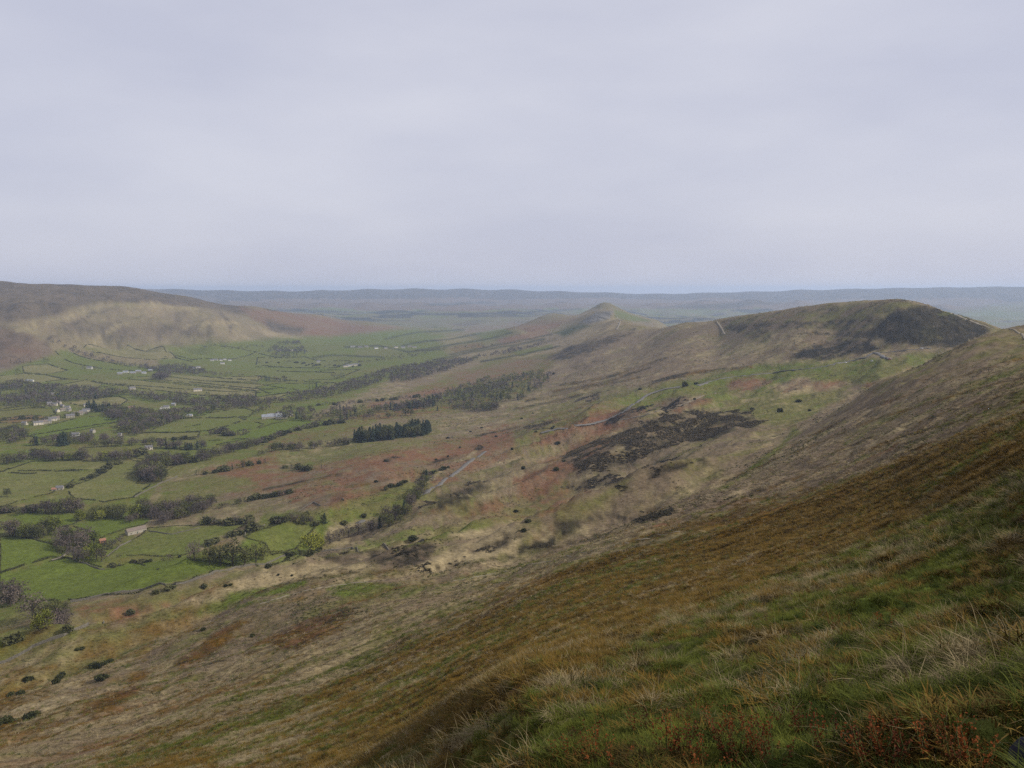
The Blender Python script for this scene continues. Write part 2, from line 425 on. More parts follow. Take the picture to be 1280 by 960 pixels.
# the big hill beyond and the ridge behind it
paint('K.85 S.1 O.05', (655,480, 700,450, 800,414, 900,401, 930,410, 970,435, 960,450, 900,466, 800,480, 720,490))
paint('O.5 K.35 H.15', (895,402, 1000,385, 1120,374, 1150,384, 1090,402, 1000,410, 930,412))
paint('K.5 H.35 O.15', (905,405, 940,412, 1000,408, 1100,400, 1080,420, 1000,425, 940,425), 4, 6)
paint('H.94 K.06', (1085,412, 1110,394, 1140,384, 1178,384, 1215,398, 1245,413, 1205,434, 1150,434, 1100,424, 1060,420), 3, 6, 1.0, 1250, .7)
paint('K.3 H.7', (1110,410, 1122,398, 1122,412, 1114,420), 2, 4, .6)
paint('H.8 O.2', (1150,412, 1170,405, 1180,425, 1155,430), 4, 8, .8)
paint('K.8 S.2', (960,412, 1040,412, 1060,420, 1000,428, 960,430), 3, 6, .8)
paint('H.8 K.2', (985,447, 1030,426, 1085,424, 1095,436, 1060,445, 1020,450), 3, 6)
paint('H.9 K.1', (905,409, 990,402, 1092,399, 1092,402, 990,406, 915,414), 1.5, 2, .9)
paint('H.8 K.2', (1000,414, 1050,417, 1086,413, 1086,416, 1050,421, 1004,417), 1.5, 2, .9)
paint('H.7 K.3', (905,405, 960,406, 1090,400, 1090,403, 960,411, 920,412), 2, 3, .8)
paint('H.65 K.35', (686,449, 705,436, 742,426, 765,418, 795,411, 788,420, 750,436, 712,450), 3, 6)
paint('H.6 K.4', (712,462, 745,448, 755,450, 730,462), 3, 5)
paint('S.6 K.4', (640,448, 690,428, 740,411, 772,400, 778,404, 745,420, 690,440), 3, 5)
paint('H.7 R.3', (724,404, 745,390, 767,388, 760,398, 738,404), 2, 3)
paint('P.5 O.5', (765,386, 790,393, 815,402, 790,402, 768,396), 2, 3)
paint('H.5 P.5', (690,416, 730,404, 740,406, 705,420), 3, 5)
paint('O.6 K.4', (735,384, 757,376, 790,388, 765,388), 2, 3)
# the slope the camera stands on
paint('K.8 S.15 O.05', (620,705, 720,672, 800,640, 880,605, 960,552, 1010,522, 1100,476, 1180,443, 1247,412, 1300,405, 1300,530, 1100,590, 960,630, 800,670, 700,705))
paint('O.65 K.35', (1080,488, 1180,445, 1247,410, 1300,405, 1300,440, 1200,470, 1120,500), 4, 6, .75)
paint('O.8 P.2', (885,618, 930,590, 985,545, 992,530, 1000,540, 960,575, 910,612), 3, 5)
paint('O.6 P.2 K.2', (1040,552, 1120,505, 1280,455, 1300,455, 1300,470, 1140,520, 1060,560), 6, 12, .7)
paint('B.8 K.2', (820,650, 900,625, 960,608, 980,610, 900,640, 830,660), 5, 10, .8)
paint('B.8 K.2', (700,690, 760,672, 850,650, 830,665, 740,690, 700,700), 4, 10, .8)
paint('O.45 S.27 K.16 M.12', (-40,850, 120,775, 230,742, 330,714, 480,712, 640,706, 760,672, 800,672, 640,762, 420,850, 200,912, -40,975))
paint('S.95 K.05', (225,750, 270,728, 330,712, 430,702, 475,706, 450,718, 380,724, 300,740, 245,758), 4, 6, 1.0, 0, .7)
paint('S.95 K.05', (500,714, 545,694, 600,672, 655,670, 640,690, 590,702, 540,716), 4, 8, 1.0, 0, .7)
paint('S.7 K.3', (560,668, 640,655, 680,660, 640,672, 590,680), 4, 8)
paint('P.75 O.25', (235,768, 290,742, 380,727, 360,745, 300,762), 4, 6)
paint('P.7 O.3', (410,738, 450,724, 500,730, 480,745, 430,748), 4, 8)
paint('P.7 O.3', (480,742, 540,728, 600,712, 640,706, 640,712, 560,735, 500,748), 4, 8, .6)
paint('B.55 O.45', (90,760, 150,748, 230,738, 280,724, 300,728, 230,752, 150,775, 100,775), 4, 10)
paint('O.9 P.1', (-40,800, 60,775, 110,775, 130,780, 0,830, -40,850), 5, 8)
paint('M.5 H.3 B.2', (325,806, 360,785, 430,760, 455,762, 430,785, 370,812), 5, 10)
paint('M.5 H.3 B.2', (95,895, 140,862, 180,838, 190,842, 165,872, 115,902), 5, 10)
paint('H.6 M.4', (-40,880, 30,868, 80,858, 60,868, -40,895), 4, 8)
paint('H.5 M.5', (-40,915, 20,895, 45,890, 30,905, -40,930), 4, 8)
paint('M.6 H.3 B.1', (215,830, 260,800, 300,770, 310,775, 280,805, 230,838), 4, 8)
paint('M.6 B.2 S.2', (-40,935, 60,905, 140,890, 250,865, 330,845, 250,880, 100,915, -40,950), 5, 12, .8)
paint('B.4 K.4 M.2', (480,800, 600,755, 700,715, 740,700, 680,740, 560,795, 480,830), 6, 14, .8)
paint('B.4 M.3 K.3', (-40,965, 200,905, 420,845, 560,795, 500,840, 300,900, 60,975), 6, 14, .75)
paint('M.55 B.06 O.15 S.16 H.08', (420,852, 640,756, 800,668, 960,625, 1100,583, 1300,515, 1300,600, 1100,680, 960,740, 800,800, 640,880, 520,960, 100,975), 7, 14)
paint('S.6 O.4', (440,860, 560,810, 640,775, 700,760, 640,800, 560,840, 460,880), 8, 18, .75)
paint('S.6 O.4', (240,930, 330,890, 420,870, 400,900, 300,960), 8, 18, .75)
paint('B.6 M.4', (560,900, 700,830, 850,760, 1000,690, 1130,640, 1000,715, 860,785, 700,860, 600,915), 6, 14, .8)
paint('O.5 P.4 S.1', (420,975, 560,915, 700,850, 800,788, 960,720, 1100,660, 1300,575, 1300,1100, 300,1100), 10, 18)
paint('S.6 O.4', (860,800, 960,750, 1080,700, 1160,660, 1200,650, 1110,710, 980,775, 880,815), 8, 18, .6)

for w_, p_ in ((5, (58,428, 80,412, 104,398, 120,388)), (4, (196,426, 214,408, 232,392)), (4, (286,420, 290,404, 276,390)), (4, (150,432, 158,416, 150,402)), (3, (240,424, 262,410, 270,398))):
    pline('H.5 K.5', p_, w_, .6, 5)  # relief painted into the cover: cloughs darkened to bring out the spurs
for w_, p_ in ((5, (80,398, 130,383, 190,380, 250,388)), (5, (110,434, 136,414, 170,400)), (4, (212,424, 240,404, 300,404)), (4, (20,416, 50,404, 80,398))):
    pline('S.8 O.2', p_, w_, .6, 5)  # ridge lines of the same spurs lightened in the cover colour
# farther fields and dark woods beyond the valley mouth
paint('O.5 P.3 K.2', (520,440, 560,420, 620,404, 660,402, 640,420, 600,436), 8, 14, .8)
paint('K.6 B.4', (560,408, 640,398, 720,398, 680,408, 600,416), 6, 12, .7)
paint('O.5 K.4 P.1', (440,404, 520,398, 640,396, 720,394, 640,402, 520,410), 5, 10, .8)
for q_, p_ in (('P.8 O.2', (500,432, 540,426, 556,432, 520,438)), ('O.7 S.3', (540,424, 580,418, 596,424, 560,430)), ('P.7 O.3', (590,416, 630,410, 640,416, 604,424)), ('O.8 P.2', (440,438, 490,434, 500,442, 450,446)),
               ('P.8 O.2', (500,442, 540,438, 548,446, 510,450)), ('O.6 B.4', (560,434, 600,428, 612,434, 570,442)), ('P.8 O.2', (400,440, 436,434, 446,440, 410,446)), ('O.7 P.3', (520,414, 560,410, 580,414, 540,420)),
               ('P.7 O.3', (480,424, 520,418, 530,424, 490,430)), ('B.6 K.4', (620,424, 680,412, 690,418, 630,432)), ('P.6 O.4', (640,440, 690,430, 690,436, 650,446)), ('B.7 K.3', (650,410, 700,402, 700,408, 660,416))):
    paint(q_, p_, 1.5, 3, .85)
for w_, p_ in ((2, (500,433, 530,427, 560,424, 600,416)), (2, (520,438, 560,432, 600,425, 640,416)), (2, (430,434, 470,432, 510,440, 550,437)), (2, (560,443, 600,436, 640,428, 690,418)), (2.2, (390,446, 430,444, 480,447)),
               (2, (480,424, 520,416, 580,412)), (2.5, (540,450, 590,440, 640,432, 680,424)), (2, (600,452, 650,444, 700,432))):
    pline('H.8 P.2', p_, w_, .8, 3)
paint('H1', (468,393, 560,391, 640,390.5, 725,385.5, 728,387, 640,393, 560,394), 1.2, 3, .9)
paint('H1', (330,386, 400,388, 460,390, 400,391, 340,389), 1.2, 3, .8)
paint('H.9 P.1', (520,380, 580,377, 640,377.5, 600,380, 540,382), 1.2, 3, .8)
paint('H.9 P.1', (820,385, 900,379, 1000,376, 960,381, 880,388), 2, 5, .7)
paint('P.7 O.3', (1180,392, 1240,380, 1300,376, 1300,400, 1240,400), 4, 8, .6)
for w_, p_ in ((3, (700,482, 735,476, 770,468, 805,456, 835,447)), (3, (690,490, 740,481, 790,467, 815,459)), (2.5, (655,502, 700,492, 760,479, 800,472)), (2.5, (640,512, 690,503, 730,492)),
               (4, (810,480, 860,468, 905,462, 940,458)), (3, (600,700, 660,692, 760,668, 850,645, 930,622)), (3, (640,718, 700,706, 780,690, 850,668)), (3, (690,520, 720,512, 750,498)),
               (2.5, (900,604, 1000,562, 1100,522, 1200,492, 1290,470)), (2.5, (940,602, 1060,558, 1160,522, 1290,486)), (3, (870,645, 1000,596, 1120,548, 1290,500)), (2.5, (1010,545, 1100,505, 1200,470, 1290,446)),
               (2.5, (1060,590, 1160,556, 1290,515)), (3, (320,740, 380,724, 440,716, 520,712, 600,702)), (2.5, (100,855, 180,826, 260,790, 300,772)), (3, (40,905, 120,872, 200,846, 290,812)),
               (2.5, (230,838, 330,812, 430,782, 540,745)), (3, (430,610, 480,600, 520,588, 570,568)), (2.5, (330,612, 380,602, 430,592)), (2.5, (540,556, 600,545, 650,532)), (2.5, (560,640, 620,626, 680,612))):
    pline('H.5 M.3 O.2', p_, w_, .75)
for w_, p_ in ((4, (300,752, 370,738, 430,728, 520,722)), (4, (440,730, 540,716, 640,704)), (5, (560,735, 660,712, 760,690, 860,664)), (4, (860,640, 940,612, 1040,576, 1120,545)),
               (5, (0,905, 100,872, 200,850, 330,822)), (5, (100,925, 240,895, 380,858, 500,822)), (4, (640,690, 720,668, 800,648)), (3, (520,612, 556,586, 600,560)), (3, (760,528, 830,512, 880,496))):
    pline('S.8 K.2', p_, w_, .75, 6)
# fields of the valley: outline, cover.  They become sheets of their own
FIELDS = [
 ('P.45 O.45 S.1', (0,590, 40,577, 85,576, 134,576, 136,586, 95,588, 0,589)),
 ('P.45 O.45 S.1', (0,590, 95,589, 132,587, 112,598, 84,606, 66,616, 40,622, 0,634)),
 ('P.45 O.45 S.1', (138,578, 172,575, 180,596, 170,604, 188,606, 166,622, 130,628, 90,622, 84,610, 112,600, 134,588)),
 ('P.9 O.1', (16,642, 60,643, 100,643, 94,654, 75,660, 50,668, 24,660)),
 ('P.98 O.02', (92,658, 118,650, 160,648, 190,648, 180,656, 160,660, 128,672, 112,664)),
 ('P.95 O.05', (0,672, 20,670, 48,676, 70,682, 74,692, 60,698, 25,708, 0,716)),
 ('P.92 O.08', (0,722, 62,702, 84,697, 96,702, 130,710, 172,703, 240,700, 288,706, 262,717, 200,731, 130,744, 90,750, 40,752, 0,745)),
 ('P.6 O.36 S.04', (134,696, 150,682, 175,670, 186,660, 230,657, 306,656, 282,668, 258,680, 230,694, 180,694)),
 ('P.6 O.36 S.04', (305,668, 330,655, 398,655, 385,668, 372,684, 340,694, 332,680, 305,672)),
 ('P.45 O.45 S.1', (330,690, 372,686, 400,690, 350,705, 320,706)),
 ('P.6 O.36 S.04', (160,572, 185,574, 245,576, 222,582, 205,590, 180,596, 174,578)),
 ('P.6 O.36 S.04', (195,566, 215,561, 258,562, 248,570, 212,573)),
 ('P.8 O.2', (212,556, 262,551, 310,548, 262,558, 220,560)),
 ('P.6 O.36 S.04', (160,548, 182,541, 250,540, 248,546, 190,550, 160,552)),
 ('P.6 O.36 S.04', (190,538, 222,523, 300,522, 306,525, 270,538, 232,540)),
 ('P.8 O.2', (226,521, 250,518, 306,510, 318,514, 312,521, 280,522)),
 ('P.6 O.36 S.04', (262,539, 306,526, 330,530, 320,536, 290,540)),
 ('P.85 O.15', (280,552, 300,545, 340,530, 372,524, 396,526, 420,527, 360,540, 318,550)),
 ('P.6 O.36 S.04', (30,544, 60,532, 100,522, 150,520, 158,524, 130,532, 90,540, 50,548)),
 ('P.98 O.02', (84,503, 110,498, 150,496, 160,500, 150,507, 100,507)),
 ('O.5 P.4 B.1', (0,512, 36,507, 64,510, 70,518, 50,524, 0,526)),
 ('B.4 O.6', (0,524, 40,519, 60,521, 36,528, 0,529)),
 ('O.62 S.22 P.16', (72,482, 108,475, 128,480, 118,488, 82,490)),
 ('O.62 S.22 P.16', (110,476, 160,474, 240,482, 320,489, 320,496, 250,494, 180,486, 128,480)),
 ('O.62 S.22 P.16', (160,472, 200,470, 320,480, 360,486, 320,488, 250,481, 180,474)),
 ('O.62 S.22 P.16', (205,468, 262,472, 330,470, 320,478, 250,476)),
 ('O.62 S.22 P.16', (250,495, 320,497, 350,492, 370,490, 340,500, 300,498)),
 ('O.62 S.22 P.16', (28,458, 60,455, 85,463, 60,468, 30,466)),
 ('P.45 O.45 S.1', (0,470, 30,467, 58,469, 86,474, 50,478, 0,480)),
 ('P.8 O.2', (68,437, 76,446, 92,454, 130,461, 180,465, 205,463, 150,456, 110,448, 84,438)),
 ('P.95 O.05', (206,434, 250,432, 300,436, 322,440, 290,449, 240,450, 218,444)),
 ('O.6 S.3 P.1', (105,435, 160,431, 205,434, 222,448, 190,450, 150,446, 115,440)),
 ('P.6 O.36 S.04', (322,447, 380,446, 440,452, 420,460, 350,459, 320,456)),
 ('P.6 O.36 S.04', (320,460, 400,463, 450,462, 420,474, 360,476, 320,470)),
 ('P.45 O.45 S.1', (320,484, 350,479, 410,480, 390,488, 340,494)),
 ('P.45 O.45 S.1', (225,524, 222,512, 270,510, 262,517)),
]
field_id = np.zeros(vx.size, np.int16)
_fm = ['P1', 'P.8 O.2', 'P.5 O.45 S.05', 'O.7 P.2 S.1', 'P.65 O.35', 'O.55 S.25 P.2']
for k, (mx, fp) in enumerate(FIELDS):
    if k > 9 and mx[0] == 'P':
        mx = _fm[(k * 5 + k // 3) % 6]
    P_ = np.asarray(fp, float).reshape(-1, 2)
    paint(mx, fp, 0.9, 0.8, 1.0)
    lo, hi = P_.min(0), P_.max(0)
    i = np.nonzero(vvis & (vpx > lo[0]) & (vpx < hi[0]) & (vpy > lo[1]) & (vpy < hi[1]))[0]
    d = inside(P_, vpx[i], vpy[i])
    field_id[i[d > 0]] = k + 1
# heather and gorse ground under the dark thickets
DARK = [
 (698,575, 720,560, 760,545, 800,527, 850,515, 890,508, 930,514, 952,528, 905,546, 860,556, 800,578, 760,592, 722,586),
 (704,609, 760,588, 820,574, 842,572, 800,594, 750,606, 722,613), (798,592, 830,580, 860,577, 850,590, 810,606),
 (768,606, 790,600, 796,609, 775,613), (455,690, 500,682, 545,681, 532,700, 500,712, 470,704), (408,697, 450,689, 450,703, 420,707),
 (640,686, 690,674, 690,682, 650,691), (700,664, 742,654, 704,670), (775,648, 830,637, 802,655), (620,672, 636,664, 632,672),
 (752,528, 790,509, 815,507, 800,520, 768,530), (805,510, 858,496, 866,500, 830,514),
 (816,588, 850,580, 868,576, 850,588, 826,594), (790,628, 806,622, 796,632), (770,632, 786,628, 780,635), (800,640, 842,630, 812,642), (716,668, 736,662, 722,672),
 (876,578, 888,574, 884,580), (628,676, 660,666, 640,676), (560,704, 580,698, 572,706), (590,560, 610,553, 600,562), (476,575, 500,570, 486,578),
 (660,533, 690,526, 676,536), (716,500, 760,488, 740,500), (700,552, 720,546, 712,554),
 (528,628, 560,610, 600,600, 612,610, 570,630, 545,636), (560,690, 636,676, 640,682, 590,692), (690,656, 770,640, 776,645, 700,662),
]
for d in DARK:
    paint('H.6 K.4', d, 3.0, 9.0, .8)

# the same grass and moss outside the frame
_o = np.abs(_az) > 0.60
W8[_o & (vr < 70) & (vr > 0)] = mixv('O.45 P.4 S.15'); W8[_o & (vr >= 70) & (vr < 300)] = mixv('M.5 O.3 K.2')
# streaks along the slope and mottling, so that no cover is even
_ca, _sa = math.cos(math.radians(52)), math.sin(math.radians(52))
al = vx * _sa + vy * _ca
ac = vx * _ca - vy * _sa
isf = (field_id > 0)
for k in range(8):
    n1 = fbm(al / 60.0 + 31 * k, ac / 9.0 + 7 * k, 4, 0.6)
    n2 = fbm(vx / 22.0 + 11 * k, vy / 22.0 + 3 * k, 4, 0.6)
    n3 = fbm(al / 3.0 + 5 * k, ac / 0.8 + 13 * k, 3, 0.6) * (1 - sstep(60, 300, vr))
    n5 = fbm(vx / 5.5 + 2 * k, vy / 5.5 + 8 * k, 3, 0.6) * sstep(120, 300, vr) * (1 - sstep(1500, 2600, vr))
    n4 = fbm(vx / 150.0 + 1.7 * k, vy / 150.0 + 4.1 * k, 4, 0.6)
    g = np.exp(GAIN * np.where(isf, 2.2, 6.0 - 3.4 * sstep(2300, 3600, vr)) * (n1 * (vr < 2500) + n2 + 0.8 * n4) + 5.0 * n3 + np.where(isf, 1.0, 3.6) * n5)
    g = g * np.exp(5.0 * fbm(al / 24.0 + 9 * k, ac / 2.6 + 5 * k, 3, 0.6) * sstep(12, 40, vr) * (1 - sstep(350, 600, vr)))
    W8[:, k] = (W8[:, k] + 0.010 * (~isf) * (k not in (4, 6))) * g
W8 /= W8.sum(1, keepdims=True) + 1e-9

# ------------------------------------------------------------------ materials
def new_mat(name):
    m = bpy.data.materials.new(name)
    m.use_nodes = True
    nt = m.node_tree
    b = nt.nodes['Principled BSDF']
    b.inputs['Roughness'].default_value = 0.9
    b.inputs['Specular IOR Level'].default_value = 0.12
    return m, nt, b

def N(nt, kind, **kw):
    n = nt.nodes.new(kind)
    for k, v in kw.items():
        if k in n.inputs:
            n.inputs[k].default_value = v
        else:
            setattr(n, k, v)
    return n

PAL = {'P': (0.084, 0.107, 0.018), 'O': (0.106, 0.099, 0.033), 'S': (0.250, 0.198, 0.110), 'B': (0.138, 0.068, 0.038),
       'H': (0.017, 0.016, 0.012), 'M': (0.108, 0.058, 0.010), 'R': (0.24, 0.225, 0.205), 'K': (0.136, 0.101, 0.066)}

def ground_material():
    m, nt, b = new_mat('hill_ground')
    L = nt.links
    acc = None
    for k, c in enumerate(CLS):
        a = N(nt, 'ShaderNodeAttribute'); a.attribute_name = 'cover_' + c
        s = N(nt, 'ShaderNodeVectorMath', operation='SCALE'); s.inputs[0].default_value = PAL[c]
        L.new(a.outputs['Fac'], s.inputs['Scale'])
        if acc is None:
            acc = s.outputs[0]
        else:
            ad = N(nt, 'ShaderNodeVectorMath', operation='ADD')
            L.new(acc, ad.inputs[0]); L.new(s.outputs[0], ad.inputs[1]); acc = ad.outputs[0]
    geo = N(nt, 'ShaderNodeNewGeometry')
    mp = N(nt, 'ShaderNodeMapping'); mp.inputs['Rotation'].default_value = (0, 0, math.radians(-38))
    mp.inputs['Scale'].default_value = (0.32, 1.0, 1.0)
    L.new(geo.outputs['Position'], mp.inputs['Vector'])
    n1 = N(nt, 'ShaderNodeTexNoise'); n1.inputs['Scale'].default_value = 1.1; n1.inputs['Detail'].default_value = 6; n1.inputs['Roughness'].default_value = 0.7
    L.new(mp.outputs[0], n1.inputs['Vector'])
    n2 = N(nt, 'ShaderNodeTexNoise'); n2.inputs['Scale'].default_value = 0.16; n2.inputs['Detail'].default_value = 7; n2.inputs['Roughness'].default_value = 0.72
    L.new(geo.outputs['Position'], n2.inputs['Vector'])
    m1 = N(nt, 'ShaderNodeMapRange'); m1.inputs['From Min'].default_value = 0.28; m1.inputs['From Max'].default_value = 0.72
    m1.inputs['To Min'].default_value = 0.55; m1.inputs['To Max'].default_value = 1.45
    L.new(n1.outputs['Fac'], m1.inputs['Value'])
    m2 = N(nt, 'ShaderNodeMapRange'); m2.inputs['From Min'].default_value = 0.3; m2.inputs['From Max'].default_value = 0.7
    m2.inputs['To Min'].default_value = 0.66; m2.inputs['To Max'].default_value = 1.34
    L.new(n2.outputs['Fac'], m2.inputs['Value'])
    mu = N(nt, 'ShaderNodeMath', operation='MULTIPLY'); L.new(m1.outputs[0], mu.inputs[0]); L.new(m2.outputs[0], mu.inputs[1])
    s = N(nt, 'ShaderNodeVectorMath', operation='SCALE'); L.new(acc, s.inputs[0]); L.new(mu.outputs[0], s.inputs['Scale'])
    L.new(s.outputs[0], b.inputs['Base Color'])
    bp = N(nt, 'ShaderNodeBump'); bp.inputs['Strength'].default_value = 0.8; bp.inputs['Distance'].default_value = 0.45
    ad = N(nt, 'ShaderNodeMath', operation='ADD')
    L.new(n1.outputs['Fac'], ad.inputs[0])
    m4 = N(nt, 'ShaderNodeMath', operation='MULTIPLY'); m4.inputs[1].default_value = 2.5
    L.new(n2.outputs['Fac'], m4.inputs[0]); L.new(m4.outputs[0], ad.inputs[1])
    L.new(ad.outputs[0], bp.inputs['Height']); L.new(bp.outputs[0], b.inputs['Normal'])
    b.inputs['Roughness'].default_value = 1.0
    b.inputs['Specular IOR Level'].default_value = 0.03
    return m

MAT_GROUND = ground_material()

# ------------------------------------------------------------------ ground meshes: one grid, cut along the edges of fields and hills
REGION = np.zeros(vx.size, np.int16)                 # 0: slope the camera stands on
vz = GZ.ravel()
REGION[:] = 1                                        # valley
REGION[vr > 6300] = 2                                # distant moor
def region(k, pts, rmin=0, rmax=1e9):
    P_ = np.asarray(pts, float).reshape(-1, 2)
    u = 640 + F_PX * np.tan(np.clip(_az, -1.2, 1.2))
    i = np.nonzero((vr > rmin) & (vr < rmax) & vvis)[0]
    REGION[i[inside(P_, vpx[i], vpy[i]) > 0]] = k
region(3, (-60,330, 260,330, 340,380, 520,412, 440,421, 400,428, 250,428, 100,440, 60,440, -60,468), 3000, 7000)
region(4, (655,484, 700,450, 800,412, 900,398, 1000,380, 1120,370, 1260,405, 1200,436, 1080,446, 980,452, 900,468, 800,482), 1250, 3000)
region(5, (600,446, 680,405, 757,372, 830,405, 790,414, 700,440), 2600, 6300)
REGION[(np.abs(_az) >= 0.66) & (vr < 3000)] = 0
region(0, (-60,850, 120,772, 230,742, 330,712, 480,708, 640,696, 720,672, 880,605, 985,535, 1100,476, 1245,412, 1400,400, 1400,1400, -60,1400), 0, 1150)
REGION[(vr < 60)] = 0
REGION[field_id > 0] = 100 + field_id[field_id > 0]
NAMES = {0: 'hillside', 1: 'valley_floor', 2: 'distant_moorland', 3: 'moorland_hill', 4: 'flat_topped_hill', 5: 'ridge'}

def grid_object(name, sel_cells):
    ci, cj = sel_cells
    q = np.stack([ci * NL + cj, ((ci + 1) % NA) * NL + cj, ((ci + 1) % NA) * NL + cj + 1, ci * NL + cj + 1], 1)[:, ::-1]
    used, inv = np.unique(q.ravel(), return_inverse=True)
    me = bpy.data.meshes.new(name)
    me.vertices.add(len(used)); me.loops.add(q.size); me.polygons.add(len(q))
    co = np.stack([vx[used], vy[used], vz[used]], 1).astype(np.float32)
    me.vertices.foreach_set('co', co.ravel())
    me.loops.foreach_set('vertex_index', inv.astype(np.int32))
    me.polygons.foreach_set('loop_start', np.arange(0, q.size, 4, dtype=np.int32))
    me.polygons.foreach_set('use_smooth', np.ones(len(q), bool))
    for k, c in enumerate(CLS):
        a = me.attributes.new('cover_' + c, 'FLOAT', 'POINT')
        a.data.foreach_set('value', W8[used, k].astype(np.float32))
    me.update(calc_edges=True)
    me.materials.append(MAT_GROUND)
    o = bpy.data.objects.new(name, me)
    o['kind'] = 'structure'
    COL.objects.link(o)
    return o

RG = REGION.reshape(NA, NL)
cell = RG[:, :-1]                                    # a cell takes the region of its first corner
for k in np.unique(cell):
    ci, cj = np.nonzero(cell == k)
    grid_object(NAMES.get(int(k), 'field'), (ci, cj))
# the small patch of ground right under the camera
me = bpy.data.meshes.new('ground')
ring = [(GX[i, 0], GY[i, 0], GZ[i, 0]) for i in range(0, NA)]
me.from_pydata(ring + [(0, 0, float(GZ[:, 0].mean()))], [], [((i + 1) % NA, i, NA) for i in range(NA)])
me.materials.append(MAT_GROUND)
a = me.attributes.new('cover_O', 'FLOAT', 'POINT'); a.data.foreach_set('value', [1.0] * (NA + 1))
o = bpy.data.objects.new('ground', me); o['kind'] = 'structure'; COL.objects.link(o)

# ------------------------------------------------------------------ hazy air over the whole place
def box_mesh(name, lo, hi):
    me = bpy.data.meshes.new(name)
    v = [(x, y, z) for x in (lo[0], hi[0]) for y in (lo[1], hi[1]) for z in (lo[2], hi[2])]
    me.from_pydata(v, [], [(0, 1, 3, 2), (4, 6, 7, 5), (0, 4, 5, 1), (2, 3, 7, 6), (0, 2, 6, 4), (1, 5, 7, 3)])
    return me
hm = bpy.data.materials.new('hazy_air'); hm.use_nodes = True
hnt = hm.node_tree; hnt.nodes.clear()
ho = hnt.nodes.new('ShaderNodeOutputMaterial'); hv = hnt.nodes.new('ShaderNodeVolumePrincipled')
hv.inputs['Color'].default_value = (0.62, 0.76, 1.0, 1)
hv.inputs['Density'].default_value = HAZE
hv.inputs['Anisotropy'].default_value = 0.25
hnt.links.new(hv.outputs[0], ho.inputs['Volume'])
_R = 27500.0
me = box_mesh('haze', (-_R, -_R, float(vz.min()) - 1.0), (_R, _R, float(max(vz.max(), 0.0)) + 12.0))
me.materials.append(hm)
hz = bpy.data.objects.new('haze', me); hz['kind'] = 'stuff'
hz['label'] = 'pale blue haze filling the air over the valley'; hz['category'] = 'haze'
COL.objects.link(hz)

# ------------------------------------------------------------------ helpers for things
def mesh_obj(name, me, parent=None, mat=None):
    if mat is not None and not len(me.materials):
        me.materials.append(mat)
    o = bpy.data.objects.new(name, me)
    COL.objects.link(o)
    if parent is not None:
        o.parent = parent
    return o

def tag(o, label=None, cat=None, group=None, kind=None):
    if label: o['label'] = label
    if cat: o['category'] = cat
    if group: o['group'] = group
    if kind: o['kind'] = kind
    return o

def empty(name, loc, rz=0.0, s=1.0):
    o = bpy.data.objects.new(name, None)
    o.location = loc; o.rotation_euler = (0, 0, rz); o.scale = (s, s, s)
    o.empty_display_size = 0.5
    COL.objects.link(o)
    return o

def pyd(name, v, f, mat=None, smooth=False):
    me = bpy.data.meshes.new(name)
    me.from_pydata([tuple(map(float, p)) for p in v], [], [tuple(int(i) for i in q) for q in f])
    if mat is not None:
        me.materials.append(mat)
    if smooth:
        me.polygons.foreach_set('use_smooth', [True] * len(me.polygons))
    me.update()
    return me

def np_mesh(name, V, Q, mat=None):
    """V (n,3), Q (m,k) arrays"""
    me = bpy.data.meshes.new(name)
    k = Q.shape[1]
    me.vertices.add(len(V)); me.loops.add(Q.size); me.polygons.add(len(Q))
    me.vertices.foreach_set('co', V.astype(np.float32).ravel())
    me.loops.foreach_set('vertex_index', Q.astype(np.int32).ravel())
    me.polygons.foreach_set('loop_start', np.arange(0, Q.size, k, dtype=np.int32))
    me.update(calc_edges=True)
    if mat is not None:
        me.materials.append(mat)
    return me

def tube(V, F, pts, rad, n=5):
    """tapered tube through points, appended to V, F"""
    base = len(V)
    pts = [np.asarray(p, float) for p in pts]
    for k, p in enumerate(pts):
        d = pts[min(k + 1, len(pts) - 1)] - pts[max(k - 1, 0)]
        d = d / (np.linalg.norm(d) + 1e-9)
        u = np.cross(d, (0.3, 0.9, 0.2)); u /= np.linalg.norm(u) + 1e-9
        w = np.cross(d, u)
        for i in range(n):
            a = 2 * math.pi * i / n
            V.append(p + rad[k] * (math.cos(a) * u + math.sin(a) * w))
    for k in range(len(pts) - 1):
        for i in range(n):
            j = (i + 1) % n
            F.append((base + k * n + i, base + k * n + j, base + (k + 1) * n + j, base + (k + 1) * n + i))

